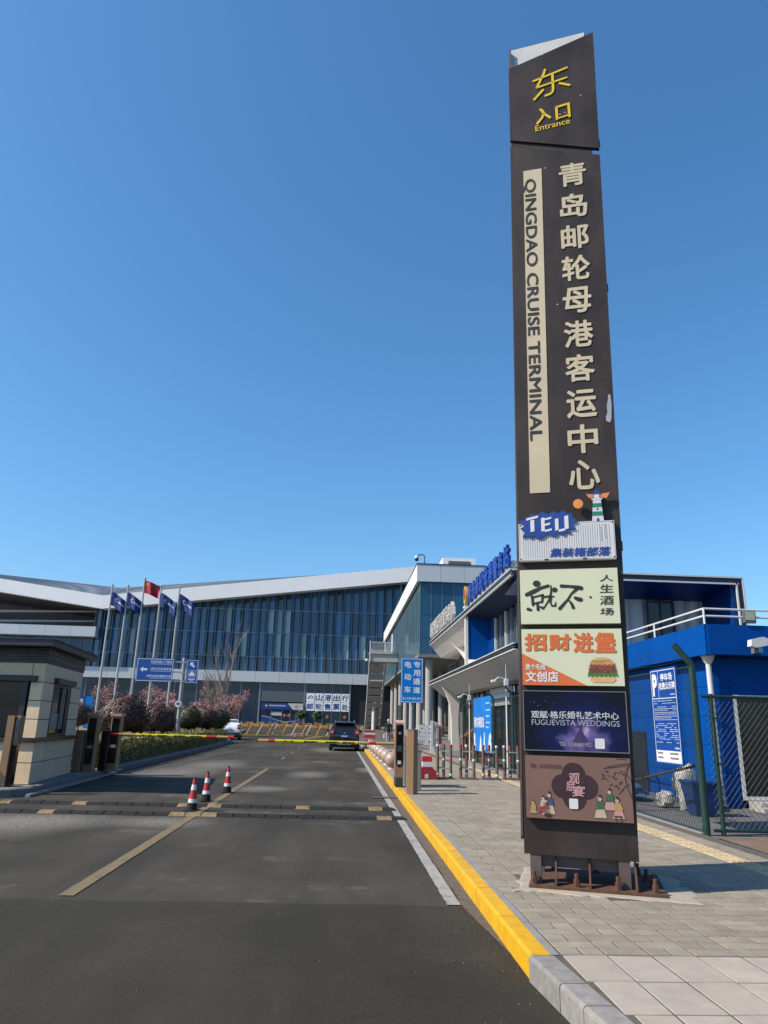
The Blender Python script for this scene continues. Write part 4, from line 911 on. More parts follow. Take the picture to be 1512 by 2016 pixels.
# yellow trestle barriers
m_yb = M('barrier_yellow', (.62, .33, .04), .5, var=.12, scale=6, dirt_sheen=.2); m_bkw = M('barrier_white', (.6, .52, .45), .5)
def trestle(x0, x1, y, label):
    o = thing('trestle_barrier', label, 'barrier', ((x0 + x1) / 2, y, gz(y)), 'yellow trestle barriers before the terminal'); g = gz(y)
    mb = MB(); mb.bar((x0, y, g + 1.28), (x1, y, g + 1.28), .10); mb.build('top_rail', m_yb, o)
    mb = MB(); mb.bar((x0 + .1, y + .25, g + .98), (x1 - .1, y + .25, g + .98), .08, .22); mb.build('board', m_yb, o)
    for (ya) in (-.45, .5):
        mb = MB(); mb.bar((x0, y + ya, g + .06), (x1, y + ya, g + .06), .07); mb.build('foot_rail', m_yb, o)
    n = 4
    for i in range(n):
        x = x0 + .1 + (x1 - x0 - .2) * i / (n - 1)
        mb = MB(); mb.bar((x + .35, y, g + 1.25), (x - .2, y - .45, g + .08), .065); mb.build('leg', m_yb if i % 2 else m_bkw, o)
        mb = MB(); mb.bar((x - .1, y, g + 1.25), (x + .2, y + .5, g + .08), .06); mb.build('leg', m_yb, o)
    for i in range(3):
        x = x0 + (x1 - x0) * (i + .5) / 3; mb = MB(); mb.box(x - .15, x + .15, y - .07, y + .07, g + 1.24, g + 1.345); mb.build('black_sleeve', m_blk, o)
trestle(-10.4, -7.0, 78, 'leftmost yellow steel trestle barrier in front of the terminal'); trestle(-6.8, -3.6, 78.6, 'middle yellow steel trestle barrier, behind the small cone'); trestle(-3.3, .0, 78.2, 'right yellow steel trestle barrier, partly behind the black car'); trestle(.3, 2.2, 79, 'short yellow trestle barrier on the far side of the black car')
# ================================================================ left booth and gate
m_tile = M('beige_stone_tile', (.62, .485, .32), .6, var=.10, scale=4, isl=.04, dirt_sheen=.1, dcol=(.34, .28, .2))
m_gap = M('dark_joint', (.03, .028, .027), .9)
m_char = M('charcoal_metal', (.035, .037, .042), .4, .3, var=.12)
m_bglass = glass('booth_glass', (.008, .014, .022), .05, .05, spec=.3)
booth = thing('guard_booth', 'beige stone-tiled guard booth with dark louvred roof beside the left lane', 'guard booth', (-8.4, 18.4, .145))
SL = lambda y: -6.47 - (y - 16.58) * .109        # right wall line
bx0 = -11.5
BF = Fr(Vector((-6.47, 16.58, 0)) - Vector((.9941, -.1083, 0)) * 5.03, (.9941, -.1083, 0), (0, 0, 1))     # front face, u grows towards the corner
ub = lambda x: 5.03 + (x + 6.47)
FY = lambda x: 16.58 + (-6.47 - x) * .109
mb = MB(); mb.prism([(bx0 + .03, FY(bx0) + .05), (SL(16.62) - .03, 16.63), (SL(20.1) - .03, 20.1), (bx0 + .03, 20.6)], (0, 0, .145), (1, 0, 0), (0, 1, 0), (0, 0, 2.5)); mb.build('core', m_gap, booth)
ZR = [.15, .62, 1.02, 1.06, 1.46, 1.78, 2.12, 2.43, 2.66]
def side_tile(y0, y1, z0, z1, g=.008):
    mb = MB(); A = Vector((SL(y0 + g), y0 + g, z0 + g)); B = Vector((SL(y1 - g), y1 - g, z0 + g))
    mb.obox(A - Vector((.03, 0, 0)), B - A, Vector((0, 0, z1 - z0 - 2 * g)), Vector((.03, 0, 0))); mb.build('tile', m_tile, booth)
def front_tile(x0, x1, z0, z1, g=.008):
    mb = MB(); BF.rect(mb, ub(x0) + g, ub(x1) - g, z0 + g, z1 - g, -.035, 0); mb.build('tile', m_tile, booth)
for z0, z1 in ((.15, .58), (.58, 1.0)):
    for y0, y1 in ((16.58, 17.45), (17.45, 18.55), (18.55, 20.1)): side_tile(y0, y1, z0, z1)
    for i in range(5): front_tile(-6.47 - (i + 1) * 1.0, -6.47 - i * 1.0, z0, z1)
for z0, z1 in ((1.08, 1.47), (1.47, 1.86), (1.86, 2.25), (2.25, 2.66)):
    side_tile(16.58, 17.45, z0, z1); side_tile(19.05, 20.1, z0, z1)
    front_tile(-6.76, -6.47, z0, z1)
side_tile(17.45, 19.05, 2.36, 2.66)
for i in range(4): front_tile(-6.76 - (i + 1) * 1.1, -6.76 - i * 1.1, 2.38, 2.66)
# side window
fs = Fr((SL(17.45), 17.45, 0), Vector((SL(19.05) - SL(17.45), 1.6, 0)), (0, 0, 1))
mb = MB(); fs.rect(mb, .02, 1.58, 1.10, 2.24, -.06, -.02); wn = mb.build('window', m_bglass, booth)
mb = MB(); fs.frame(mb, .0, 1.6, 1.08, 2.26, .07, -.05, .01); fs.rect(mb, .75, .80, 1.15, 2.19, -.02, .005); fs.rect(mb, 1.3, 1.6, 1.15, 2.19, -.02, .005); mb.build('frame', m_char, wn)
mb = MB(); fs.rect(mb, .1, .7, 1.17, 1.23, -.018, -.012); mb.build('yellow_strip', M('yellow_tape', (.5, .42, .03), .5), wn)
mb = MB()
for u in (.95, 1.12): fs.rect(mb, u, u + .09, 1.25, 2.19, -.018, -.012)
fs.rect(mb, .15, .9, 1.25, 1.60, -.0185, -.013); mb.build('curtain', M('pale_curtain', (.34, .31, .28), .7, var=.4, scale=9), wn)
mb = MB(); fs.rect(mb, -.05, 1.68, 2.26, 2.38, -.02, .10); mb.build('lintel', m_char, booth)
# front window
mb = MB(); BF.rect(mb, ub(-11.4), ub(-6.80), 1.10, 2.24, -.032, -.022); wn = mb.build('window', m_bglass, booth)
for x in (-11.4, -9.9, -8.4, -6.93): mb = MB(); BF.rect(mb, ub(x), ub(x + .12), 1.06, 2.26, -.02, .01); mb.build('frame_post', m_char, wn)
mb = MB(); BF.rect(mb, ub(-11.4), ub(-6.62), 2.26, 2.38, -.02, .08); mb.build('lintel', m_char, booth)
# sill band
m_brnz = M('bronze_sill', (.10, .07, .045), .3, .6, var=.25, scale=4)
mb = MB(); mb.obox((SL(16.5) - .05, 16.50, 1.0), (SL(20.15) - SL(16.5), 3.65, 0), (.12, 0, 0), (0, 0, .08)); mb.build('sill', m_brnz, booth)
mb = MB(); BF.rect(mb, ub(-11.5), ub(-6.50), 1.0, 1.08, -.03, .08); mb.build('sill', m_char, booth)
# louvred frieze and roof
for i in range(5):
    z = 2.66 + i * .065; e = .02 + .012 * (i % 2)
    mb = MB(); mb.prism([(bx0, FY(bx0) - e), (SL(16.58) + e, 16.58 - e), (SL(20.1) + e, 20.1), (bx0, 20.6)], (0, 0, z), (1, 0, 0), (0, 1, 0), (0, 0, .058)); mb.build('louvre', m_char, booth)
mb = MB(); mb.prism([(bx0 - .3, 16.62), (-6.20, 16.04), (-6.66, 20.5), (bx0 - .3, 21.0)], (0, 0, 2.985), (1, 0, 0), (0, 1, 0), (0, 0, .13)); mb.build('roof', m_char, booth)
mb = MB(); mb.prism([(bx0 - .33, 16.59), (-6.165, 16.01), (-6.63, 20.53), (bx0 - .33, 21.03)], (0, 0, 3.117), (1, 0, 0), (0, 1, 0), (0, 0, .025)); mb.build('roof_trim', m_char, booth)
# left card terminal
o = thing('card_terminal', 'tan ticket terminal with curved foot in front of the guard booth', 'ticket terminal', (-6.75, 16.2, .15))
mb = MB(); mb.prism([(-.36, 0), (.02, 0), (.02, 1.38), (-.12, 1.38), (-.12, .34), (-.16, .18), (-.24, .08), (-.36, .05)], (-6.72, 15.95, .155), (1, 0, 0), (0, 0, 1), (0, .16, 0)); mb.build('body', m_tan, o)
mb = MB(); mb.bbox(-6.695, -6.60, 16.02, 16.18, .155, .95, .012); mb.build('dark_base', m_bkp, o); mb = MB(); mb.bbox(-6.695, -6.58, 16.0, 16.18, .96, 1.53, .012); mb.build('head', m_tand, o)
mb = MB(); mb.box(-6.68, -6.60, 15.99, 16.0, 1.30, 1.48); mb.box(-6.68, -6.60, 15.99, 16.0, 1.10, 1.24); mb.build('reader', M('grey_reader', (.20, .2, .2), .4), o)
o = thing('low_cabinet', 'low tan cabinet at the left picture edge beside the ticket terminal', 'cabinet', (-7.35, 16.0, .15))
mb = MB(); mb.bbox(-7.75, -7.22, 15.8, 16.25, .155, .80, .02); mb.build('body', M('rosy_tan_metal', (.38, .20, .12), .5, var=.06), o); mb = MB(); mb.box(-7.77, -7.2, 15.78, 16.27, .80, .815); mb.build('lid', m_tand, o)
# left barrier machine: two tan columns with black fronts
def column_unit(x, y, label, sc=1.0):
    o = thing('camera_column', label, 'camera column', (x, y, .15))
    mb = MB(); mb.bbox(x - .13, x + .13, y, y + .30, .155, 1.58, .012); mb.build('column', m_tan, o)
    mb = MB(); mb.box(x - .10, x + .10, y - .008, y, .34, 1.52); mb.build('screen', m_bkp, o)
    mb = MB(); mb.box(x - .15, x + .15, y - .06, y + .33, 1.58, 1.66); mb.build('hood', m_pink, o)
    mb = MB(); mb.box(x - .07, x + .07, y - .012, y - .008, .74, .82); mb.build('sticker', m_alu, o)
    mb = MB(); mb.box(x - .11, x + .11, y - .014, y - .008, 1.52, 1.57); mb.build('light_bar', M('pale_lightbar', (.5, .42, .2), .4), o)
    mb = MB(); mb.box(x - .2, x + .2, y - .1, y + .4, .146, .156); mb.build('pad', M('pale_pad', (.45, .43, .40), .8), o)
    return o
column_unit(-6.60, 20.6, 'tan camera column with black screen nearer the guard booth')
o = column_unit(-6.28, 21.6, 'tan camera column with black screen next to the left boom')
o = thing('barrier_gate', 'left barrier gate with yellow and red boom in front of the hedge', 'barrier gate', (-6.9, 21.0, .15))
mb = MB(); mb.bbox(-7.0, -6.78, 20.55, 20.9, .155, 1.2, .012); mb.build('cabinet', M('rosy_tan_metal', (.38, .20, .12), .5), o)
mb = MB(); mb.bbox(-6.5, -6.30, 21.15, 21.35, .155, 1.2, .012); mb.build('motor_head', m_bkp, o)
boom(o, -6.55, -2.93, 21.3, 1.10, [(0, .05, m_bt), (.05, .13, m_br), (.13, .26, m_bt), (.26, .79, m_by), (.79, .87, m_br), (.87, .955, m_bt), (.955, 1, m_br)], [('一车一杆', .28, .38), ('请勿跟车', .42, .50), ('减速慢行', .545, .64), ('谨防砸伤', .67, .76)])

# ================================================================ terminal building
TY = 120.0
m_gl = glass('curtain_glass_blue', (.014, .070, .165), .04, .5, bump=.03); m_gl2 = glass('curtain_glass_teal_sheen', (.060, .150, .205), .06, .5, bump=.03); m_gl4 = glass('curtain_glass_blind', (.15, .235, .27), .08, .35, bump=.03); m_gl3 = glass('ground_glass', (.012, .035, .07), .05, .3)  # brighter reflection of the narrow panes painted as a lighter teal base
m_wpan = M('white_cladding', (.80, .79, .77), .4, var=.04, scale=.8, isl=.02); m_gpan = M('grey_cladding', (.46, .49, .51), .35, .1, var=.04, isl=.03)
m_mull = M('mullion_metal', (.24, .31, .36), .35, .4, var=.05); m_dk = M('dark_interior', (.010, .014, .022), .6, var=.1)
m_roof = M('metal_roofing', (.40, .41, .41), .4, .35, var=.06); m_seam = M('roof_seam_metal', (.25, .26, .27), .4, .3)
m_soff = M('brown_soffit', (.17, .145, .145), .6, var=.1, scale=.5)
term = thing('terminal_building', 'long cruise terminal with blue glass curtain wall and white V-shaped roof edge', 'terminal building', (-16, 121, 1.2))
fz = lambda x, off=0: 18.12 + (x + 38.5) * .1257 + off     # underside of right roof edge
fl = lambda x, off=0: 18.12 - (x + 38.5) * .132 + off      # underside of left roof edge
mb = MB(); mb.prism([(-90, 1.1), (30, 1.1), (30, 15), (12.6, fz(12.6) + 1.2), (-38.5, fz(-38.5) + 1.2), (-39.2, 13.8), (-90, 13.8)], (0, TY + .7, 0), (1, 0, 0), (0, 0, 1), (0, .5, 0)); mb.build('back_wall', m_dk, term)
pit = 1.383; rows = [(9.28, 11.55), (11.6, 15.35), (15.4, 19.15), (19.2, 0)]
wide_me = {}; nar_me = {}
def slant(w0, d0, d1, z0, z1, zr=None):
    mb = MB(); zr = zr or z1
    mb.add([(0, d0, z0), (w0, d1, z0), (w0, d1, zr), (0, d0, z1)], [(0, 1, 2, 3)])
    return mb
npane = 0
for c in range(36):
    x = -40.2 + c * pit
    for r, (z0, z1) in enumerate(rows):
        if r == 3:
            z1 = fz(x, .35); zr = fz(x + 1.0, .35)
            if z1 < z0 + .3: continue
        elif z0 > fz(x): continue
        if r < 3: z1 = min(z1, fz(x, .35)); zr = z1
        key = (round(z0, 2), round(z1, 2))
        if r == 3 or key not in wide_me:
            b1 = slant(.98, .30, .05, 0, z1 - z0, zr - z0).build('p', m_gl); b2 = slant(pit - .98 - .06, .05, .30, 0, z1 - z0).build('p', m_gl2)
            for b_ in (b1, b2): b_.data.transform(Matrix.Translation(b_.location))
            wide_me[key] = (b1.data, b2.data); bpy.data.objects.remove(b1); bpy.data.objects.remove(b2)
        a_, b_ = wide_me[key]
        o_ = inst('pane', a_, (x + .03, TY, z0), term)
        if r in (1, 2) and random.random() < .16: o_.material_slots[0].link = 'OBJECT'; o_.material_slots[0].material = m_gl4
        inst('pane', b_, (x + 1.01, TY, z0), term); npane += 2
    mb = MB(); zt = fz(x, .4); mb.box(x - .03, x + .03, TY - .10, TY + .35, 9.25, zt); mb.build('fin', m_mull, term)
for z in (11.575, 15.375, 19.175):
    xa = -40.2 if z < 18 else -38.5 + (z - 18.12) / .1257
    mb = MB(); mb.box(xa, 9.5, TY + .02, TY + .4, z - .05, z + .05); mb.build('transom', m_mull, term)
# lower glazing under the left canopy
for c in range(20):
    x = -75 + c * 1.74
    mb = MB(); mb.box(x + .04, x + 1.70, TY + .05, TY + .12, 9.3, 11.5); mb.build('glazing_panel', m_gl, term); mb = MB(); mb.box(x + .04, x + 1.70, TY + .05, TY + .12, 11.6, 13.9); mb.build('glazing_panel', m_gl, term)
    mb = MB(); mb.box(x - .03, x + .03, TY - .12, TY + .15, 9.25, 14); mb.build('fin', m_mull, term)
# white floor band in panels
for c in range(24):
    x = -84 + c * 3.9; x1 = min(x + 3.87, 7.0)
    if x > 7: break
    mb = MB(); mb.box(x, x1, TY - .45, TY + .7, 7.58, 9.22); mb.build('band_panel', m_gpan, term)
# left canopy and its dark recess
for c in range(10):
    x1 = -39.3 - c * 3.9; mb = MB(); mb.box(x1 - 3.87, x1, TY - 2.0, TY + .7, 13.75, 15.32); mb.build('canopy_panel', m_gpan, term)
mb = MB(); mb.add([(-39.1, TY + 9, 15), (-100, TY + 9, 15), (-100, TY + 9, 27), (-39.1, TY + 9, 19)], [(0, 1, 2, 3)]); mb.build('recess_wall', m_soff, term)
mb = MB(); mb.add([(-39.1, TY - 1, 18.6), (-39.1, TY + 9, 17.6), (-100, TY + 9, 25.2), (-100, TY - 1, 26.2)], [(0, 1, 2, 3)]); mb.build('recess_soffit', m_soff, term)
for (za, zb, zd) in ((17.2, 17.75, 1.6), (15.6, 15.9, .9)):
    mb = MB(); mb.add([(-39.6, TY + 3, za + 1.1), (-75, TY + 3, za), (-75, TY + 3, za + .55), (-39.6, TY + 3, za + 1.35)], [(0, 1, 2, 3)]); mb.build('sloping_beam', M('beam_grey', (.5, .52, .55), .6), term)
mb = MB(); mb.box(-39.3, -39.05, TY - .6, TY + 9, 13.7, 19); mb.build('return_wall', m_gl, term)
# roof edge fascias
mb = MB(); rgs = []
for x in (-38.75, 12.6): rgs.append([(x, TY - 2.6, fz(x)), (x, TY + .6, fz(x) + .15), (x, TY + .6, fz(x) + 2.0), (x, TY - 2.6, fz(x) + 2.15 + (x + 38.7) * .006)])
mb.loft(rgs); mb.build('roof_fascia', m_wpan, term)
mb = MB(); rgs = []
for x in (-38.75, -100): rgs.append([(x, TY - 2.6, fl(x)), (x, TY + .6, fl(x) + .15), (x, TY + .6, fl(x) + 2.0), (x, TY - 2.6, fl(x) + 2.1 - (x + 38.7) * .0)])
mb.loft(rgs); mb.build('roof_fascia', m_wpan, term)
# roof planes with standing seams
RY = 150.0
A = [Vector((-38.7, TY - 2.4, 20.2)), Vector((12.6, TY - 2.4, 26.95)), Vector((16, RY, 33.4)), Vector((-46, RY, 27.1))]
mb = MB(); mb.add(A, [(0, 1, 2, 3)]); rp = mb.build('roof_plane', m_roof, term)
mb = MB()
for i in range(110):
    t = i / 109; p = A[0].lerp(A[1], t) + Vector((0, 0, .05)); q = A[3].lerp(A[2], t) + Vector((0, 0, .05)); mb.bar(p, q, .06, .10)
mb.build('seam', m_seam, rp, kind='stuff')
Bq = [Vector((-38.7, TY - 2.4, 20.2)), Vector((-46, RY, 27.1)), Vector((-112, RY, 32.0)), Vector((-100, TY - 2.4, 28.3))]
mb = MB(); mb.add(Bq, [(0, 1, 2, 3)]); rp = mb.build('roof_plane', m_roof, term)
mb = MB()
for i in range(120):
    t = i / 119; p = Bq[0].lerp(Bq[3], t) + Vector((0, 0, .05)); q = Bq[1].lerp(Bq[2], t) + Vector((0, 0, .05)); mb.bar(p, q, .06, .10)
mb.build('seam', m_seam, rp, kind='stuff')
# ground floor
for c in range(18):
    x = -75 + c * 3.47; mb = MB(); mb.box(x + .04, x + 3.43, TY + .1, TY + .2, 1.2, 7.55); mb.build('ground_pane', m_gl3, term)
    mb = MB(); mb.box(x - .05, x + .05, TY - .02, TY + .25, 1.2, 7.55); mb.build('mullion', m_mull, term)
mb = MB(); mb.box(-12.9, -5.75, TY - .05, TY + .2, 4.6, 7.55); mb.build('grey_wall', M('slate_cladding', (.105, .12, .135), .45, var=.05, scale=.8), term)
for x in (-12.95, -5.8, 1.45): 
    mb = MB(); mb.box(x - .12, x + .12, TY - .12, TY + .2, 1.15, 7.56); mb.build('pilaster', m_mull, term)
fr = Fr((0, TY - .06, 0), (1, 0, 0), (0, 0, 1))
m_sb = M('shop_blue', (.008, .045, .24), .4); m_ow = M('shop_white', (.60, .59, .56), .45)
mb = MB(); fr.poly(mb, [(-12.5, 3.42), (-7.6, 3.42), (-8.0, 3.9), (-8.5, 4.4), (-12.5, 4.4)], 0, .2); so = mb.build('shop_sign', m_sb, term)
mb = MB(); fr.poly(mb, [(-7.55, 3.42), (-5.95, 3.42), (-5.95, 4.4), (-8.42, 4.4), (-7.95, 3.9)], 0, .2); mb.build('white_section', m_ow, so)
mb = MB(); fr.disc(mb, -11.75, 3.95, .2, .2, .22, 16); fr.disc(mb, -7.05, 3.9, .28, .2, .22, 16); mb.build('logo', [M('shop_logo', (.5, .36, .25), .5)], so)
mb = MB()
for i in range(11): fr.rect(mb, -11.3 + i * .24, -11.12 + i * .24, 3.9, 4.1, .2, .215)
for i in range(4): fr.rect(mb, -6.6 + i * .14, -6.5 + i * .14, 3.95, 4.05, .2, .215)
mb.build('sign_print', M('sign_print_white', (.55, .57, .6), .5), so)
mb = MB(); fr.rect(mb, -12.5, -5.95, 1.1, 3.4, -.05, .0); sw = mb.build('shop_window', m_gl3, term)
mb = MB(); fr.poly(mb, [(-12.5, 1.1), (-5.95, 1.1), (-5.95, 2.0), (-7.2, 1.65), (-8.6, 1.5), (-10.0, 1.75), (-11.3, 2.2), (-12.5, 2.35)], .01, .02); mb.build('blue_film', m_sb, sw)
mb = MB(); fr.stroke(mb, [(-12.45, 2.4), (-11.3, 2.25), (-10.0, 1.8), (-8.6, 1.55), (-7.2, 1.7), (-6.0, 2.1)], .07, .021, .025); fr.rect(mb, -11.0, -9.3, 2.5, 3.05, .021, .03); mb.build('white_film', m_ow, sw)
for x in (-10.9, -9.25, -7.9, -7.0):
    mb = MB(); fr.rect(mb, x - .04, x + .04, 1.1, 3.4, .02, .06); mb.build('door_frame', m_mull, sw)
m_fu = M('red_gold_paper', (.50, .16, .06), .6)
def diamond(x, z, r, parent):
    mb = MB(); fr.poly(mb, [(x - r, z), (x, z - r), (x + r, z), (x, z + r)], .03, .04); mb.build('paper_diamond', m_fu, parent)
diamond(-8.85, 2.55, .3, sw); diamond(-8.15, 2.55, .3, sw)
# ticket office glazing with white poster squares
for c in range(5):
    x = -5.55 + c * 1.39
    for z0, z1 in ((1.2, 3.3), (6.1, 7.5)):
        mb = MB(); fr.rect(mb, x + .03, x + 1.36, z0, z1, -.05, 0); mb.build('ticket_pane', m_gl3, term)
    for r_, chs in ((0, ' 山港出行'), (1, '邮轮售票处')):
        z0 = 4.74 - r_ * 1.38
        mb = MB(); fr.rect(mb, x + .05, x + 1.33, z0, z0 + 1.33, 0, .03); po = mb.build('poster_square', m_wpan, term)
        if chs[c] == ' ':
            mb = MB(); fr.stroke(mb, [(x + .15, z0 + .55), (x + .5, z0 + .75), (x + .8, z0 + 1.0), (x + 1.0, z0 + .75), (x + 1.25, z0 + .6)], [.05, .2, .1, .2, .05], .032, .04); fr.stroke(mb, [(x + .2, z0 + .4), (x + .7, z0 + .6), (x + 1.2, z0 + .4)], [.03, .12, .03], .032, .04); mb.build('wave_logo', M('logo_blue', (.03, .16, .38), .5), po)
        else: text(fr, chs[c], x + .16, x + 1.22, z0 + .17, z0 + 1.16, m_nb, po, .036, .03, 'character', shear=.12 if r_ == 0 else 0)
    mb = MB(); fr.rect(mb, x - .03, x + .03, 1.2, 7.5, -.02, .04); mb.build('mullion', m_mull, term)
    if c in (1, 2, 4): diamond(x + .7, 2.5, .3, po)
mb = MB(); mb.box(1.6, 30, TY + .3, TY + .6, .9, 7.6); mb.build('dark_opening', m_dk, term)

# ---- glass wing on columns
WX, WY = 6.93, 66.0
wing = thing('glass_wing', 'glass-walled upper wing of the terminal raised on round concrete columns', 'building wing', (14, 90, gz(90)))
mb = MB(); mb.box(WX + .25, 22, WY + .25, TY - .5, 7.75, 15.5); mb.build('core', m_dk, wing)
m_wg = glass('wing_glass', (.015, .085, .165), .04, .25, bump=.02); m_wg2 = glass('wing_side_glass', (.055, .135, .165), .05, .25, bump=.02)
for z0, z1 in ((7.75, 9.22), (9.25, 11.22), (11.25, 14.32)):
    b1 = MB(); b1.box(.015, 1.015, 0, .05, 0, z1 - z0); t = b1.build('p', m_wg); t.data.transform(Matrix.Translation(t.location)); pf = t.data; bpy.data.objects.remove(t)
    b1 = MB(); b1.box(0, .05, .015, 1.985, 0, z1 - z0); t = b1.build('p', m_wg2); t.data.transform(Matrix.Translation(t.location)); ps = t.data; bpy.data.objects.remove(t)
    for c in range(14): inst('pane', pf, (WX + .02 + c * 1.035, WY, z0), wing)
    for c in range(26): inst('pane', ps, (WX, WY + .06 + c * 2.0, z0), wing)
for c in range(15): mb = MB(); x = WX + c * 1.035; mb.box(x - .02, x + .02, WY - .03, WY + .06, 7.75, 14.32); mb.build('mullion', m_mull, wing)
for c in range(27): mb = MB(); y = WY + .05 + c * 2; mb.box(WX - .05, WX + .05, y - .03, y + .03, 7.75, 14.32); mb.build('mullion', m_mull, wing)
for c in range(7):
    x = WX - .35 + c * 2.2 + (.0 if c else 0); mb = MB(); mb.box(x + .012, x + 2.19, WY - .35, WY - .05, 14.33, 15.93); mb.build('fascia_panel', m_gpan, wing)
for c in range(18):
    y = WY - .05 + c * 3; mb = MB(); mb.box(WX - .35, WX - .06, y + .012, min(y + 2.99, TY - 1), 14.33, 15.93); mb.build('fascia_panel', m_wpan, wing)
mb = MB(); mb.box(WX - .40, 22.6, WY - .40, TY, 15.935, 16.02); mb.build('coping', m_char, wing)
mb = MB(); mb.box(WX - .1, 22, WY - .1, TY - .5, 7.45, 7.74); mb.build('underside', M('wing_soffit', (.20, .195, .19), .7), wing)
m_conc = M('pale_concrete', (.40, .385, .36), .8, var=.12, scale=2, bump=.15, dirt_sheen=.2, dcol=(.3, .28, .26))
for i, y in enumerate((67.3, 75.2, 83.1, 91, 98.9, 106.8, 114.7)):
    mb = MB(); mb.lathe([(.33, 0), (.33, 7.46 - gz(y))], (7.95, y, gz(y) + .1), 20); mb.build('column', m_conc, wing, True)
    mb = MB(); mb.lathe([(.33, 0), (.33, 7.46 - gz(y))], (11.2, y, gz(y) + .1), 16); mb.build('column', m_conc, wing, True)
mb = MB(); mb.box(13.5, 13.8, 72, TY, .3, 7.5); mb.build('inner_wall', m_gl3, wing)
# roof-top plant box
o = thing('roof_box', 'pale grey rooftop plant box with dark glazed front behind the wing parapet', 'roof plant', (12, 76, 16.0))
mb = MB(); mb.box(10.26, 13.75, 75, 78, 16.02, 18.8); mb.build('body', m_wpan, o); mb = MB(); mb.box(10.85, 13.2, 74.96, 75, 17.3, 18.45); mb.build('window', M('roof_box_glass', (.16, .13, .13), .25), o)
mb = MB(); mb.add([(14, 75.5, 16.6), (17, 75.5, 17.3), (16, 75.5, 16.0), (14, 75.5, 16.0)], [(0, 1, 2, 3)]); mb.build('sail', m_wpan, o)
# roof camera
def dome_cam(label, base, h, side):
    o = thing('security_camera', label, 'security camera', base)
    b = Vector(base); mb = MB(); s_ = Vector(side); mb.tube([b, b + Vector((0, 0, h)), b + Vector((0, 0, h + .1)) + s_ * .3, b + Vector((0, 0, h)) + s_], .05, 8); mb.build('arm', M('dark_metal', (.06, .06, .065), .5, .3), o)
    e = b + Vector((0, 0, h)) + s_; mb = MB(); mb.lathe([(.10, 0), (.2, -.12), (.2, -.3)], e, 14); mb.build('housing', m_wht, o, True); mb = MB(); mb.sphere(e - Vector((0, 0, .38)), .19, 14, 8); mb.build('dome', m_bkp, o, True)
    return o
dome_cam('dark dome security camera on the corner of the glass wing roof', (WX + .35, WY - .2, 16.02), .75, (-.75, -.1, 0))

# ---- footbridge with stair
br = thing('footbridge', 'pale concrete footbridge landing with railing and stair coming down from the glass wing', 'footbridge', (5, 92, gz(92) + .15))
m_pale = M('bridge_concrete', (.50, .49, .46), .75, var=.08, scale=1.2)
mb = MB(); mb.box(3.35, WX - .06, 90.5, 92.6, 8.95, 9.9); mb.build('deck_beam', m_pale, br)
mb = MB(); mb.box(3.30, WX - .06, 90.35, 92.7, 9.9, 10.15); mb.build('deck_slab', m_pale, br)
mb = MB(); mb.bar((3.4, 90.45, 11.3), (WX - .06, 90.45, 11.3), .07); mb.bar((3.4, 90.45, 10.28), (WX - .06, 90.45, 10.28), .05); mb.build('handrail', m_wht, br)
for i in range(27):
    mb = MB(); x = 3.42 + i * .129; mb.box(x, x + .03, 90.43, 90.47, 10.15, 11.3); mb.build('baluster', m_wht, br)
mb = MB(); mb.box(5.15, 5.3, 90.4, 90.5, 10.15, 11.35); mb.build('rail_post', m_wht, br)
mb = MB(); mb.box(3.3, 3.42, 90.38, 90.5, 9.0, 11.45); mb.build('rail_post', m_wht, br)
# stair flight descends away from the viewer
yt, yb_, zt, zb = 92.6, 103.0, 9.9, gz(103) + .2
n = 10
for i in range(n):
    t0, t1 = i / n, (i + 1) / n; y0 = yt + (yb_ - yt) * t0; y1 = yt + (yb_ - yt) * t1; z0 = zt + (zb - zt) * t0; z1 = zt + (zb - zt) * t1
    mb = MB(); mb.prism([(y0, z0 - .45), (y0, z0 - .32), (y1 - .16, z1 - .06), (y1 - .16, z1 - .19)], (3.6, 0, 0), (0, 1, 0), (0, 0, 1), (1.72, 0, 0)); mb.build('stair_tread', m_pale, br)
for x in (3.40, 5.34):
    mb = MB(); mb.prism([(yt, zt - .45), (yb_, zb - .3), (yb_, zb + .9), (yt, zt + .9)], (x, 0, 0), (0, 1, 0), (0, 0, 1), (.22, 0, 0)); mb.build('stringer', m_pale, br)
mb = MB(); mb.lathe([(.27, 0), (.27, 4.2)], (4.45, 99.5, gz(99.5)), 16); mb.build('support_column', m_wht, br, True)
mb = MB(); mb.tube([(6.1, 90.2, 10.15), (6.1, 90.2, 12.3)], .13, 10); mb.build('lamp_stub', m_wht, br, True)
o = thing('security_camera', 'white dome security camera on the left edge of the footbridge', 'security camera', (3.1, 90.4, 8.9)); mb = MB(); mb.bar((3.3, 90.5, 9.2), (3.0, 90.4, 9.25), .08); mb.build('arm', m_wht, o); mb = MB(); mb.sphere((2.98, 90.4, 9.05), .2, 12, 8); mb.build('housing', m_wht, o, True)
# ================================================================ two-storey station building on the right
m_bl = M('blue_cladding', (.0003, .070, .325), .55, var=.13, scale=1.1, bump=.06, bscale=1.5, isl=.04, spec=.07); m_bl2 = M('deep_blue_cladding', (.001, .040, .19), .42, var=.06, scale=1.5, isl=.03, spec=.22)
m_sof = M('warm_grey_panel', (.52, .485, .43), .6, var=.08, scale=2, isl=.04); m_edgew = M('pale_trim', (.52, .52, .50), .45, var=.05)
m_corr = M('corrugated_white', (.55, .56, .54), .45, var=.07, scale=2)
m_sg = glass('station_glass', (.03, .05, .06), .06, .4)
st = thing('station_building', 'two-storey station building with flared eaves, blue portal and rooftop character signs', 'building', (10, 37, .125))
YA, YB = 25.3, 50.2
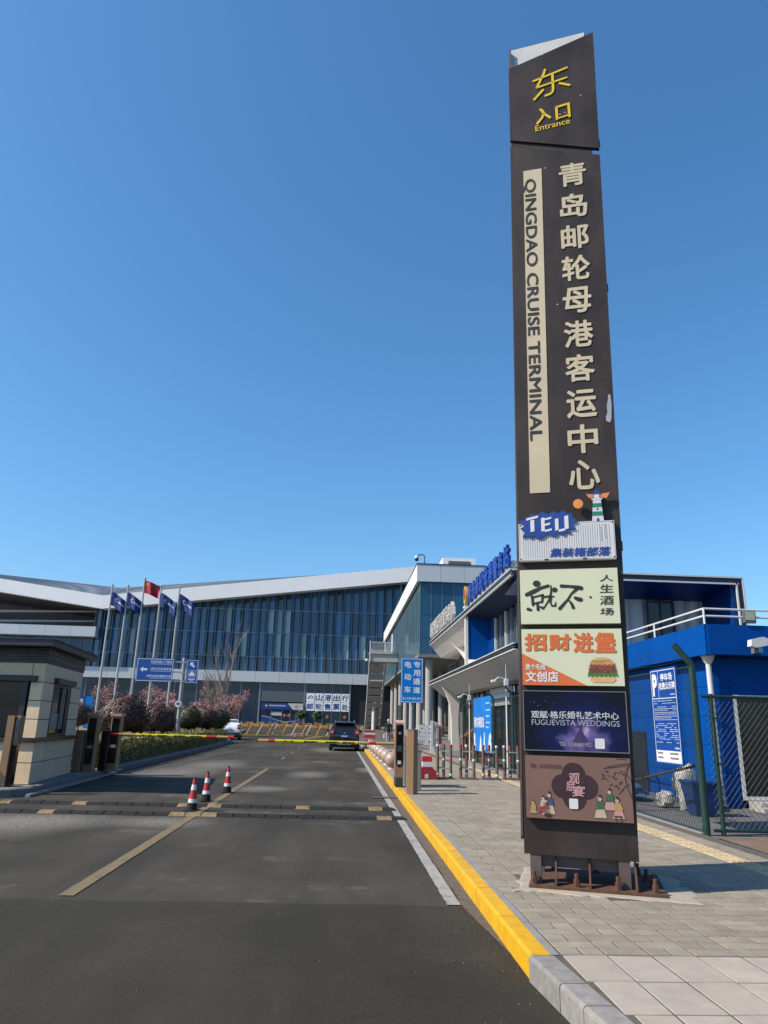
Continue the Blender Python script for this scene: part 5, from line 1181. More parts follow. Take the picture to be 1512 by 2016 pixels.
# main body
mb = MB(); mb.box(7.75, 14.3, 27.9, 48.5, .13, 6.9); mb.build('core', M('station_inner', (.10, .10, .10), .7), st)
# upper eave: dark edge, white trim lines
def eave(z_edge, z_top_in, z_in, x_in, top_x, y0, y1, nm):
    mb = MB(); mb.box(5.96, 6.0, y0, y1, z_edge - .10, z_edge + .06); mb.build('eave_edge', m_char, st)
    mb = MB(); mb.box(5.94, 6.02, y0 - .02, y1, z_edge + .065, z_edge + .10); mb.build('eave_trim', m_edgew, st)
    mb = MB(); mb.box(5.95, 6.05, y0 - .01, y1, z_edge - .15, z_edge - .11); mb.build('eave_trim', m_edgew, st)
    mb = MB(); mb.add([(6.0, y0, z_edge + .07), (6.0, y1, z_edge + .07), (top_x, y1, z_top_in), (top_x, y0, z_top_in)], [(0, 1, 2, 3)]); mb.build('eave_top', m_edgew, st)
eave(7.0, 6.98, 6.2, 6.9, 8.2, YA + .2, YB, 'up'); eave(4.32, 4.85, 3.4, 7.1, 7.25, YA, YB, 'lo')
def soffit(y0, y1, z_out, x_in, z_in, step):
    mb = MB(); mb.obox((6.06, y0, z_out + .055), (0, y1 - y0, 0), (x_in - 6.02, 0, z_in - z_out), (.01, 0, .02)); mb.build('soffit_backing', m_dk, st)  # dark sheet added behind the panels so the gaps read as shaded joints
    n = max(1, round((y1 - y0) / step))
    for i in range(n):
        a = y0 + (y1 - y0) * i / n + .018; b = y0 + (y1 - y0) * (i + 1) / n - .018
        mb = MB(); mb.obox((6.02, a, z_out), (0, b - a, 0), (x_in - 6.02, 0, z_in - z_out), (.04, 0, .05)); mb.build('soffit_panel', m_sof, st)
soffit(36.4, YB, 6.84, 6.72, 6.02, .75); soffit(YA, YB, 4.16, 7.0, 3.42, .75)
mb = MB(); mb.add([(6.72, 36.4, 6.02), (6.72, YB, 6.02), (7.9, YB, 5.95), (7.9, 36.4, 5.95)], [(0, 1, 2, 3)]); mb.build('soffit_inner', m_sof, st)
mb = MB(); mb.add([(7.0, YA, 3.42), (7.0, YB, 3.42), (7.9, YB, 3.40), (7.9, YA, 3.40)], [(0, 1, 2, 3)]); mb.build('soffit_inner', m_sof, st)
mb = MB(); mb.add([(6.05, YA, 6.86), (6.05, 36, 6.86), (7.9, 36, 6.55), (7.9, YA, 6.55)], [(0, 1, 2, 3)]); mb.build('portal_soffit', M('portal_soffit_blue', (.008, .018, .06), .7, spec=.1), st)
for y, nm in ((YB, 'end'),):
    mb = MB(); mb.prism([(6.0, 7.0), (6.02, 6.84), (6.72, 6.02), (8.2, 5.95), (8.2, 7.1)], (0, y - .05, 0), (1, 0, 0), (0, 0, 1), (0, .05, 0)); mb.build('end_plate', m_sof, st)
    mb = MB(); mb.prism([(6.0, 4.3), (6.02, 4.16), (7.0, 3.42), (8.2, 3.4), (8.2, 4.8), (7.25, 4.8)], (0, y - .05, 0), (1, 0, 0), (0, 0, 1), (0, .05, 0)); mb.build('end_plate', m_sof, st)
# blue portal blade and white jamb
mb = MB(); mb.box(6.20, 7.35, 36.0, 36.25, 4.75, 6.86); mb.build('portal_blade', m_bl, st)
mb = MB(); mb.box(6.06, 6.19, 35.95, 36.3, 4.45, 6.86); mb.build('portal_jamb', m_edgew, st)
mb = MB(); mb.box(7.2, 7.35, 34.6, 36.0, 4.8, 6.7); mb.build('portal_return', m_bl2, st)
# first-floor windows: vertical fins and panes in the portal
for i in range(8):
    y = 34.5 - i * 1.12
    mb = MB(); mb.box(7.30, 7.36, y - 1.02, y, 4.85, 6.58); mb.build('window_pane', m_sg, st)
    mb = MB(); mb.box(7.22, 7.40, y, y + .09, 4.82, 6.6); mb.build('window_fin', m_edgew if i in (0, 2) else m_mull, st)
mb = MB(); mb.box(7.40, 7.70, YA + .1, 36, 4.5, 6.9); mb.build('window_back', m_dk, st)
# twisted pale blade between the eaves
mb = MB(); rg = []
for t in np.linspace(0, 1, 8):
    z = 6.45 - 1.95 * t; xo = 6.35 + .95 * math.sin(t * math.pi * .55) * .9 + (.0 if t < .9 else 0); wd = .75 - .55 * math.sin(t * math.pi * .6)
    yy = 43.4 - 1.6 * t
    rg.append([(xo, yy, z), (xo + wd * .6, yy - wd * 1.2, z), (xo + wd * .6 + .1, yy - wd * 1.2 + .3, z), (xo + .1, yy + .35, z)])
mb.loft(rg); mb.build('twisted_blade', m_sof, st, True)
for i in range(5):
    mb = MB(); mb.box(7.0, 7.1, 36.35 + i * .95, 37.25 + i * .95, 4.75, 5.55 - .05 * i); mb.build('parapet_panel', m_sof, st)
for i in range(6):
    y = 37 + i * 1.1; mb = MB(); mb.box(7.55, 7.6, y, y + 1.0, 5.0, 6.0); mb.build('window_pane', m_sg, st)
    mb = MB(); mb.box(7.5, 7.62, y + 1.0, y + 1.1, 5.0, 6.0); mb.build('window_fin', m_edgew, st)
# balcony railing at far end
mb = MB(); mb.bar((7.2, 46.5, 5.45), (7.2, 50, 5.45), .06); mb.build('balcony_rail', m_char, st)
for i in range(8): mb = MB(); mb.box(7.18, 7.22, 46.5 + i * .5, 46.55 + i * .5, 4.75, 5.45); mb.build('baluster', m_char, st)
# curved pale leg at the far end
mb = MB(); out = [(6.15, 4.05), (7.0, 3.42), (7.65, 3.40), (7.42, 3.2), (7.3, 2.8), (7.24, 2.0), (7.28, .13), (6.85, .13), (6.82, 2.0), (6.72, 2.9), (6.5, 3.5)]
mb.prism(out, (0, 45.8, 0), (1, 0, 0), (0, 0, 1), (0, .5, 0)); mb.build('curved_leg', m_sof, st)
mb = MB(); mb.prism([(45.8, .13), (40.0, .13), (41.6, 3.3), (44.6, 3.3)], (7.7, 0, 0), (0, 1, 0), (0, 0, 1), (.04, 0, 0)); mb.build('dark_wedge', M('wedge_brown', (.10, .09, .08), .6), st)
# ground floor shopfront
for i in range(12):
    y = 28 + i * 1.45; mb = MB(); mb.box(7.66, 7.72, y + .03, y + 1.40, .15, 3.3); mb.build('shop_pane', m_sg, st)
    mb = MB(); mb.box(7.60, 7.74, y - .04, y + .03, .13, 3.4); mb.build('mullion', m_char, st)
for i in range(6):
    for j in range(3):
        mb = MB(); mb.box(7.50, 7.60, 33.0 + i * .72, 33.0 + i * .72 + .70, 2.55 + j * .28, 2.55 + j * .28 + .26); mb.build('wall_tile', m_edgew, st)
# near end: framed recess
mb = MB(); mb.box(5.96, 14.48, YA, YA + .18, 6.86, 7.0); mb.build('frame_top', m_char, st)
for z0, z1 in ((7.0, 7.055), (6.76, 6.82)):
    mb = MB(); mb.box(6.0 if z0 > 6.9 else 6.3, 14.50 if z0 > 6.9 else 14.3, YA - .03, YA + .05, z0, z1); mb.build('frame_trim', m_edgew, st)
mb = MB(); mb.box(14.28, 14.45, YA, YA + .3, 3.8, 6.86); mb.build('frame_jamb', m_char, st)
for x in (14.455, 14.21):
    mb = MB(); mb.box(x, x + .055, YA - .03, YA + .05, 3.8, 7.0 if x > 14.3 else 6.82); mb.build('frame_trim', m_edgew, st)
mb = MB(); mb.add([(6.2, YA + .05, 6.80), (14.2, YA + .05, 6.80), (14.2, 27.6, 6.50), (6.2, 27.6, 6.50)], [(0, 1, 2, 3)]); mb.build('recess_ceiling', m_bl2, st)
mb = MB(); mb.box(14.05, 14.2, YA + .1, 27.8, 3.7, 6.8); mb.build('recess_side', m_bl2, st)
mb = MB(); k = 0; vs = []
for i in range(46):
    x = 7.8 + i * .14; yy = 27.6 if i % 4 in (0, 1) else 27.53
    vs += [(x, yy, 3.7), (x, yy, 6.5)]
mb.add(vs, [(2 * i, 2 * i + 2, 2 * i + 3, 2 * i + 1) for i in range(45)]); mb.build('corrugated_wall', m_corr, st)
mb = MB(); mb.box(11.75, 12.75, 27.42, 27.5, 4.7, 6.42); wn = mb.build('window', glass('recess_window', (.05, .055, .06), .1, 0), st)
mb = MB(); f_ = Fr((11.75, 27.40, 0), (1, 0, 0), (0, 0, 1)); f_.frame(mb, -.05, 1.05, 4.65, 6.46, .08, -.02, .03); f_.rect(mb, .48, .54, 4.7, 6.4, 0, .02); mb.build('frame', M('blue_frame', (.006, .018, .06), .4), wn)
# rooftop characters
m_lb = M('letter_blue', (.006, .045, .33), .35, var=.05); m_lw = M('letter_white', (.55, .52, .48), .4, var=.25, scale=5)
fr = Fr((5.98, YB, 7.10), (0, -1, 0), (0, 0, 1))
signA = thing('rooftop_sign', 'blue freestanding rooftop characters with a round badge above the near eave', 'rooftop sign', (6.0, 30, 7.1))
for i, ch in enumerate('青岛邮轮母港警务站'):
    u = YB - 34.3 + i * .98
    text(fr, ch, u, u + .86, .10, .98, m_lb, signA, .08, .03, 'character', depth=.12)
    mb = MB(); mb.bar((5.98, YB - u - .3, 7.08), (5.98, YB - u - .3, 7.25), .04); mb.bar((5.98, YB - u - .6, 7.08), (5.98, YB - u - .6, 7.25), .04); mb.build('stand', m_edgew, signA)
mb = MB(); fr.disc(mb, YB - 35.0, .62, .34, .0, .12, 20, .46); mb.build('badge', M('badge_gold', (.55, .36, .06), .4), signA); mb = MB(); fr.disc(mb, YB - 35.0, .68, .2, .12, .14, 16, .26); mb.build('badge_centre', M('badge_red', (.42, .05, .04), .4), signA); mb = MB(); mb.bar((5.98, 35, 7.08), (5.98, 35, 7.3), .05); mb.build('stand', m_edgew, signA)
signB = thing('rooftop_sign', 'white freestanding rooftop characters above the far half of the eave', 'rooftop sign', (6.0, 44, 7.1))
for i, ch in enumerate('邮轮港区开发展示中心'):
    u = .9 + i * 1.03
    text(fr, ch, u, u + .88, .10, 1.10, m_lw, signB, .10, .02, 'character', depth=.18)
    mb = MB(); mb.bar((5.98, YB - u - .4, 7.08), (5.98, YB - u - .4, 7.25), .04); mb.build('stand', m_edgew, signB)
for y, z, lb in ((25.9, 7.1, 'small white camera on the near corner of the eave'), (36.6, 7.1, 'white bullet camera where the two rooftop signs meet'), (30.5, 7.9, 'white camera on a mast behind the blue rooftop characters')):
    o = thing('security_camera', lb, 'security camera', (6.15, y, 7.1)); mb = MB(); mb.tube([(6.2, y, 7.1), (6.2, y, z + .25)], .03, 8); mb.build('mast', m_edgew, o); mb = MB(); mb.bbox(6.06, 6.28, y - .18, y + .12, z + .22, z + .36, .03); mb.build('housing', m_wht, o); mb = MB(); mb.sphere((6.17, y - .05, z + .16), .08, 12, 8); mb.build('dome', m_wht, o, True)

# ================================================================ single-storey blue annexe
an = thing('blue_annexe', 'single-storey blue clad annexe with roof terrace behind the mesh fence', 'building', (12, 19, .125))
mb = MB(); mb.box(7.72, 30, 15.10, 25.2, .13, 3.2); mb.build('core', m_bl2, an)
zj = [.13, .72, 1.31, 1.90, 2.49, 3.08]
for i in range(5):
    for j in range(4): mb = MB(); mb.box(7.69, 7.72, 15.07 + j * 2.5, 15.07 + j * 2.5 + 2.492, zj[i], zj[i + 1] - .008); mb.build('cladding_panel', m_bl, an)
for i in range(5):
    mb = MB(); mb.box(7.69, 8.10, 15.05, 15.08, zj[i], zj[i + 1] - .008); mb.build('cladding_panel', m_bl, an)
for j in range(4):
    x = 8.10 + j * 3.2; mb = MB(); mb.box(x + .004, x + 3.196, 15.05, 15.08, 2.32, 3.08); mb.build('cladding_panel', m_bl, an)
# fascia panels
for j in range(8): mb = MB(); mb.box(7.40, 7.44, 14.55 + j * 1.35 + .004, 14.55 + (j + 1) * 1.35 - .004, 3.09, 3.70); mb.build('fascia_panel', m_bl, an)
for j in range(10): mb = MB(); mb.box(7.40 + j * 2.0 + .004 + (.04 if j == 0 else 0), 7.40 + (j + 1) * 2 - .004, 14.51, 14.55, 3.09, 3.70); mb.build('fascia_panel', m_bl, an)
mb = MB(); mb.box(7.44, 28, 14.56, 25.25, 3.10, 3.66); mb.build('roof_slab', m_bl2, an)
# railing
m_rail = M('white_rail', (.62, .61, .58), .4, .2, var=.05)
for z in (4.02, 3.87):
    mb = MB(); mb.tube([(7.42, 25, z), (7.42, 14.55, z), (20, 14.55, z)], .022, 8); mb.build('rail', m_rail, an)
for x, y in ((7.42, 14.55), (7.42, 17.0), (7.42, 19.5), (7.42, 22), (9.6, 14.55), (12, 14.55)):
    mb = MB(); mb.tube([(x, y, 3.70), (x, y, 4.02)], .022, 8); mb.build('rail_post', m_rail, an)
# glazed door
f_ = Fr((8.10, 15.04, 0), (1, 0, 0), (0, 0, 1)); dr = MB(); f_.rect(dr, .06, 3.4, .35, 2.26, -.03, 0); dro = dr.build('door', glass('annexe_door_glass', (.014, .018, .02), .06, 0), an)
mb = MB(); f_.rect(mb, 0, .07, .28, 2.32, -.02, .03); f_.rect(mb, .07, 1.1, 2.26, 2.32, -.02, .03); f_.rect(mb, .07, 3.4, .28, .35, -.02, .03); mb.build('door_frame', m_rail, dro)
mb = MB(); mb.box(8.2, 12, 14.55, 15.02, .126, .27); mb.build('door_step', m_conc, an); mb = MB(); mb.box(8.05, 12, 14.2, 14.54, .126, .20); mb.build('door_step', m_conc, an)
# downpipe
mb = MB(); mb.tube([(7.60, 14.92, 3.0), (7.62, 14.95, .55)], .055, 14); mb.build('downpipe', m_wht, an, True); mb = MB(); mb.lathe([(.06, -.02), (.11, .06), (.12, .11), (.14, .12), (.14, .15)], (7.60, 14.92, 2.95), 16); mb.build('hopper', m_wht, an, True)
mb = MB(); mb.tube([(7.62, 14.95, .55), (7.62, 14.90, .16)], .065, 14); mb.build('pipe_shoe', m_alu, an, True)
# side door of annexe
mb = MB(); mb.box(7.66, 7.69, 18.6, 20.6, .14, 1.55); mb.build('dark_hatch', m_dk, an)
o = thing('flood_lamp', 'small square floodlight clamped on the terrace railing', 'floodlight', (8.35, 14.5, 3.72)); mb = MB(); mb.bbox(8.22, 8.48, 14.46, 14.54, 3.74, 4.0, .012); mb.build('housing', M('lamp_grey', (.10, .12, .13), .4), o); mb = MB(); mb.box(8.25, 8.45, 14.452, 14.459, 3.80, 3.98); mb.build('lens', M('lamp_lens', (.42, .46, .34), .3, var=.2, scale=30), o)
o = thing('security_camera', 'white box security camera on the blue fascia of the annexe', 'security camera', (8.3, 14.4, 3.2)); mb = MB(); mb.prism([(0, .0), (.10, -.03), (.34, .02), (.36, .16), (.26, .19), (.02, .13)], (8.15, 14.18, 3.24), (1, 0, 0), (0, 0, 1), (0, .16, 0)); mb.build('housing', m_wht, o); mb = MB(); mb.box(8.31, 8.40, 14.22, 14.50, 3.12, 3.22); mb.build('bracket', m_alu, o)

# ================================================================ mesh fence
m_fg = M('fence_green', (.012, .045, .034), .45, .1, var=.15); m_wire = M('fence_wire', (.018, .030, .025), .6, .0, var=.1)
XF = lambda y: 5.36 + .012 * (y - 11.0)
fence = thing('mesh_fence', 'long dark green chain-link fence with angled post tops beside the sidewalk', 'fence', (5.45, 20, .13))
def diamond_mesh(parent, O, U, L_, H, p=.085, r=.0032):
    """two layers of straight slanted wires, woven look"""
    O = Vector(O); U = Vector(U).normalized(); N = U.cross(Vector((0, 0, 1))); mb = MB()
    sl = .82    # horizontal run per unit height
    for sgn in (1, -1):
        n = int((L_ + H * sl) / p) + 1
        for i in range(n):
            u0 = -H * sl + i * p
            a0, a1 = u0, u0 + H * sl; v0, v1 = 0.0, H
            if a0 < 0: v0 = -a0 / sl; a0 = 0
            if a1 > L_: v1 = H - (a1 - L_) / sl; a1 = L_
            if v1 - v0 < .05: continue
            if sgn < 0: a0, a1 = L_ - a0, L_ - a1
            p0 = O + U * a0 + Vector((0, 0, v0)) + N * (.003 * sgn); p1 = O + U * a1 + Vector((0, 0, v1)) + N * (.003 * sgn)
            t = (p1 - p0).normalized(); x = N * r; y = t.cross(N) * r
            mb.add([p0 + x, p0 - x * .5 + y * .87, p0 - x * .5 - y * .87, p1 + x, p1 - x * .5 + y * .87, p1 - x * .5 - y * .87], [(0, 1, 4, 3), (1, 2, 5, 4), (2, 0, 3, 5)])
    return mb.build('wire_mesh', m_wire, parent, kind='stuff')
Y0, Y1 = 11.05, 34.2
dv = Vector((XF(Y1) - XF(Y0), Y1 - Y0, 0)); diamond_mesh(fence, (XF(Y0), Y0, .17), dv, dv.length, 2.35)
for i, y in enumerate((11.05, 14.2, 17.4, 20.6, 23.8, 27.0, 30.5, 34.2)):
    mb = MB(); r = .052 if i == 0 else .04; mb.tube([(XF(y), y, .12), (XF(y), y, 2.55)], r, 12); mb.build('post', m_fg, fence, True)
    mb = MB(); mb.tube([(XF(y), y, 2.50), (XF(y) - .02, y, 2.58), (XF(y) - .22, y + .08, 2.86)], r * .95, 10); mb.build('post_arm', m_fg, fence, True)
for z in (.17, 1.35, 2.52):
    mb = MB(); mb.tube([(XF(Y0), Y0, z), (XF(Y1), Y1, z)], .016 if z != 1.35 else .004, 6); mb.build('rail', m_fg, fence)
for k_ in range(3):
    mb = MB(); mb.tube([(XF(y) - .08 - .05 * k_, y, 2.62 + .08 * k_ + .015 * math.sin(y * 3 + k_)) for y in np.linspace(Y0, Y1, 60)], .004, 4); mb.build('barbed_strand', m_wire, fence)
# kerb strip below the fence
mb = MB()
for i in range(24): y = Y0 + i; mb.box(XF(y) - .09, XF(y) + .05, y + .004, y + .996, .126, .158)
mb.build('footing', m_edge, fence)
# mesh gate at right angles
gate = thing('mesh_gate', 'green chain-link gate panel in front of the blue annexe, right of the tall corner post', 'gate', (6.8, 11.05, .13))
diamond_mesh(gate, (5.50, 11.02, .20), (1, .012, 0), 3.2, 1.86)
for a, b in (((5.46, 11.02, 2.08), (8.8, 11.06, 2.08)), ((5.46, 11.02, .20), (8.8, 11.06, .20))):
    mb = MB(); mb.tube([a, b], .024, 8); mb.build('frame_rail', m_fg, gate)
for x in (5.60, 7.2, 8.7):
    mb = MB(); mb.tube([(x, 11.03, .14), (x, 11.03, 2.12)], .034, 10); mb.build('frame_post', m_fg, gate, True)
for z in (.45, 1.1, 1.75):
    mb = MB(); mb.box(5.57, 5.70, 10.98, 11.0, z, z + .03); mb.build('hinge', m_fg, gate)
# parking charge board on the fence
XS = 5.27
o = thing('parking_board', 'tall blue parking charge notice board hung on the green mesh fence', 'notice board', (XS, 11.9, 1.05))
f_ = Fr((XS, 12.40, 1.05), (0, -1, 0), (0, 0, 1)); w, h = .98, 1.51
m_pb = M('board_blue', (.004, .060, .31), .35, var=.04)
mb = MB(); f_.rrect(mb, 0, w, 0, h, .05, -.02, 0); mb.build('board', m_pb, o)
mb = MB(); f_.frame(mb, .03, w - .03, .03, h - .03, .012, .001, .003); f_.rect(mb, .04, w - .04, 1.02, 1.032, .001, .003); f_.rect(mb, .30, .308, 1.03, 1.46, .001, .003); f_.rect(mb, .045, w - .045, .045, .21, .001, .003)
for v in (.86, .80, .74, .685): f_.rect(mb, .07, w - .07, v, v + .005, .001, .003)
mb.build('rule_line', m_swhite, o)
text(f_, 'P', .08, .26, 1.06, 1.43, m_swhite, o, .003, .05, 'character'); text(f_, '停车场', .40, .84, 1.30, 1.42, m_swhite, o, .003, .03); text(f_, '收费公示牌', .33, .92, 1.16, 1.28, m_swhite, o, .003, .03)
m_fp = M('fine_print_pale', (.30, .42, .62), .5); mb = MB(); random.seed(11)
for v in (.98, .94, .885, .83, .77, .71, .62, .59, .56, .53, .50, .47, .44, .41, .38, .33):
    u = .08
    while u < w - .12:
        l = random.uniform(.05, .16)
        if random.random() < .8: f_.rect(mb, u, min(u + l, w - .08), v, v + .013, .001, .0025)
        u += l + .02
f_.rect(mb, .72, .90, 1.07, 1.09, .001, .0025); f_.rect(mb, .74, .9, .24, .27, .001, .0025)
mb.build('fine_print', m_fp, o, kind='stuff')
mb = MB()
for v in (.155, .085):
    for u, l in ((.09, .2), (.55, .3)): f_.rect(mb, u, u + l, v, v + .03, .0035, .005)
mb.build('footer_print', M('fine_print_grey', (.2, .2, .2), .5), o, kind='stuff')
# blue ride-hailing banner on the fence
o = thing('fence_banner', 'upright bright blue banner with white characters hung on the far part of the fence', 'banner', (5.47, 28.7, .63))
f_ = Fr((5.47, 30.6, .64), (0, -1, 0), (0, 0, 1)); w, h = 3.6, 2.03
m_bn = M('banner_blue', (.004, .19, .62), .45, var=.18, scale=1.2)
mb = MB(); f_.rect(mb, 0, w, 0, h, -.015, 0); mb.build('cloth', m_bn, o)
text(f_, '网约车接驳站', .15, 2.25, .88, 1.30, m_swhite, o, .004, .03)
mb = MB()
for v, l in ((1.75, .7), (1.5, .8), (1.28, .7), (1.05, .75), (.88, .5)): f_.rect(mb, 2.6, 2.6 + l, v, v + .05, .002, .005)
mb.build('fine_print', M('banner_print_pale', (.35, .6, .85), .5), o, kind='stuff')
mb = MB()
for i in range(9): f_.disc(mb, .12 + .22 * random.random(), .08 + .06 * i, .13, .002 + .0006 * i, .004 + .0006 * i, 12); f_.disc(mb, 3.15 + .3 * random.random(), .08 + .06 * i, .16, .002 + .0006 * i, .004 + .0006 * i, 12)
f_.poly(mb, [(1.2, .02), (1.7, .02), (1.6, .5), (1.45, .62)], .002, .004); f_.poly(mb, [(2.0, .02), (2.4, .02), (2.3, .72), (2.2, .72)], .002, .004)
mb.build('printed_cloud', M('banner_white', (.6, .72, .85), .5, var=.25, scale=6), o, kind='stuff')
# cameras on masts above the fence
def cam_mast(label, y, h):
    x = XF(y) - .02; o = thing('camera_mast', label, 'camera mast', (x, y, .15))
    mb = MB(); mb.tube([(x, y, .15), (x, y, h - .1), (x, y, h + .1), (x, y, h + .6)], [.032, .028, .014, .008], 8); mb.build('mast', m_edgew, o, True)
    mb = MB(); mb.bbox(x - .07, x + .07, y - .07, y + .07, h - .11, h + .11, .012); mb.build('box', m_wht, o)
    mb = MB(); mb.tube([(x, y, h + .1), (x - .25, y - .05, h + .16), (x - .42, y - .1, h + .05)], .025, 8); mb.build('arm', m_wht, o, True)
    mb = MB(); mb.bbox(x - .52, x - .36, y - .16, y + .0, h - .02, h + .07, .02); mb.build('camera_head', m_wht, o)
    for i in range(3): mb = MB(); mb.tube([(x + .1 + .08 * i, y, h - .1), (x + .12 + .08 * i, y, h - .28)], .02, 6); mb.build('speaker', m_wht, o)
cam_mast('camera mast with white box and arm above the nearer fence posts', 24.6, 3.0)
cam_mast('camera mast with white box beyond the blue banner', 32.3, 2.75)
# clutter behind the fence
o = thing('waste_bin', 'blue plastic waste bin standing behind the mesh fence', 'waste bin', (6.55, 13.6, .13)); mb = MB(); mb.loft([[(6.33 + i, 13.4 + i, .13), (6.77 - i, 13.4 + i, .13), (6.77 - i, 13.8 - i, .13), (6.33 + i, 13.8 - i, .13)] if z == 0 else [(6.29, 13.36, .68), (6.81, 13.36, .68), (6.81, 13.84, .68), (6.29, 13.84, .68)] for z, i in ((0, .04), (1, 0))]); mb.build('body', M('bin_blue', (.006, .045, .17), .5, var=.1), o); mb = MB(); mb.box(6.27, 6.83, 13.34, 13.86, .68, .72); mb.build('rim', M('bin_rim', (.008, .05, .2), .5), o)
def sack(label, c, r, mat):
    o = thing('sack', label, 'sack', (c[0], c[1], .126)); mb = MB(); n, m_ = 18, 10; vs = []
    for i in range(m_ + 1):
        for k in range(n):
            th = math.pi * i / m_; ph = 2 * math.pi * k / n; d = Vector((math.sin(th) * math.cos(ph), math.sin(th) * math.sin(ph), -math.cos(th)))
            q = 1 + .45 * mnoise.noise(d * 2.0 + Vector(c)) + .22 * mnoise.noise(d * 5 + Vector(c)); vs.append((c[0] + d.x * r[0] * q, c[1] + d.y * r[1] * q, max(.128, .126 + r[2] + d.z * r[2] * q)))
    mb.add(vs, [(i * n + k, i * n + (k + 1) % n, (i + 1) * n + (k + 1) % n, (i + 1) * n + k) for i in range(m_) for k in range(n)]); mb.build('bag', mat, o, True); mb = MB(); mb.tube([(c[0], c[1], .126 + r[2] * 1.5), (c[0] + .05, c[1], .126 + r[2] * 2.0)], [.06, .03], 6); mb.build('tie', mat, o)
m_sk = M('woven_sack', (.50, .49, .46), .7, var=.3, scale=9)
sack('tall white woven sack leaning near the blue bin', (6.7, 14.5, 0), (.22, .22, .40), m_sk); sack('crumpled white sack low on the ground behind the fence', (6.45, 14.9, 0), (.17, .15, .15), m_sk); sack('pale blue tarpaulin heap on the ground behind the fence', (6.2, 16.5, 0), (.5, .6, .17), M('tarp_blue', (.10, .19, .30), .5, var=.3, scale=6)); sack('dark refuse bag beside the white sack', (6.95, 15.0, 0), (.25, .25, .33), M('dark_bag', (.02, .02, .022), .4))
o = thing('leaning_pole', 'rusty pole leaning diagonally behind the mesh fence', 'pole', (6, 14.5, .13)); mb = MB(); mb.tube([(5.75, 17.2, .25), (5.85, 12.4, 1.0)], .022, 8); mb.build('bar', m_rust, o); mb = MB(); mb.tube([(5.85, 12.4, 1.0), (5.85, 12.3, 1.02)], .03, 8); mb.build('collar', m_rust, o)
o = thing('wooden_cart', 'orange wooden cart with gabled top behind the fence end', 'cart', (6.7, 38, .13)); m_or2 = M('orange_wood', (.42, .17, .06), .6, var=.2, scale=4)
for x in (6.3, 7.2): 
    mb = MB(); mb.box(x, x + .1, 37.6, 38.6, .13, 1.05); mb.build('side', m_or2, o)
for i in range(4): mb = MB(); mb.box(6.3, 7.3, 37.6, 37.66, .2 + i * .2, .37 + i * .2); mb.build('plank', m_or2, o)
mb = MB(); mb.prism([(6.2, 1.05), (7.4, 1.05), (6.8, 1.45)], (0, 37.55, 0), (1, 0, 0), (0, 0, 1), (0, 1.1, 0)); mb.build('gable', m_or2, o)
# ================================================================ flags
m_pole = M('flagpole_steel', (.50, .49, .46), .35, .4, var=.05); m_fb = M('flag_blue', (.006, .035, .20), .7, var=.12, scale=2); m_fr = M('flag_red', (.42, .012, .03), .7, var=.1, scale=2); m_star = M('flag_yellow', (.75, .50, .03), .6); m_flw = M('flag_white', (.62, .66, .72), .7)
GB = .5
def flag(label, x, top, national, ph):
    o = thing('flagpole', label, 'flagpole', (x, 66, GB), 'row of five flagpoles before the terminal')
    mb = MB(); mb.tube([(x, 66, GB), (x, 66, GB + 5), (x, 66, top)], [.11, .10, .075], 12); mb.build('pole', m_pole, o, True)
    mb = MB(); mb.sphere((x, 66, top + .06), .11, 12, 8); mb.build('finial', m_alu, o, True); mb = MB(); mb.lathe([(.3, 0), (.28, .12), (.14, .16)], (x, 66, GB), 16); mb.build('base', m_conc, o)
    fw, fh = (1.42, 1.15) if national else (1.58, 1.22); zt = top - .12 if national else top - .55
    sag = .50 if national else 1.0
    def P(u, v, off=0.0):   # cloth point, u along fly, v up 0..1
        wv = .10 * math.sin(u * 7 + ph) * u + .06 * math.sin(u * 13 + v * 3 + ph * 2) * u
        xx = x + .11 + u * fw * (.93 - .10 * (1 - v) * (0 if national else 1)); zz = zt - (1 - v) * fh * (1 - (.10 if not national else 0) * u) - sag * u ** 1.25 * (1.0 if v < .5 else 1.0)
        return Vector((xx, 66 - .15 + wv * 2.2 + off, zz))
    mb = MB(); nu, nv = 18, 10; vs = [P(i / nu, j / nv) for j in range(nv + 1) for i in range(nu + 1)]
    mb.add(vs, [(j * (nu + 1) + i, j * (nu + 1) + i + 1, (j + 1) * (nu + 1) + i + 1, (j + 1) * (nu + 1) + i) for j in range(nv) for i in range(nu)])
    cl = mb.build('flag', m_fr if national else m_fb, o, True)
    mb = MB()
    def star(u, v, r, rot=0):
        pts = [(u + r * (1 if k % 2 == 0 else .38) * math.cos(R(90 + rot + k * 36)) * .68, v + r * (1 if k % 2 == 0 else .38) * math.sin(R(90 + rot + k * 36))) for k in range(10)]
        mb.add([P(a, b, -.03) for a, b in [(u, v)] + pts], [(0, 1 + k, 1 + (k + 1) % 10) for k in range(10)])
    if national:
        star(.17, .74, .15)
        for u, v, rt in ((.33, .90, 20), (.40, .80, 45), (.40, .66, 0), (.33, .56, 25)): star(u, v, .055, rt)
        mb.build('stars', m_star, cl)
    else:
        ring = [(.32 + .10 * math.cos(R(a)), .55 + .15 * math.sin(R(a))) for a in range(40, 340, 20)]; inn = [(.335 + .062 * math.cos(R(a)), .55 + .10 * math.sin(R(a))) for a in range(40, 340, 20)]
        mb.add([P(a, b, -.03) for a, b in ring + inn], [(k, k + 1, len(ring) + k + 1, len(ring) + k) for k in range(len(ring) - 1)])
        for i in range(6):
            u = .47 + i * .065; mb.add([P(a, b, -.03) for a, b in ((u, .47), (u + .05, .47), (u + .05, .60), (u, .60))], [(0, 1, 2, 3)])
        mb.build('emblem', m_flw, cl)
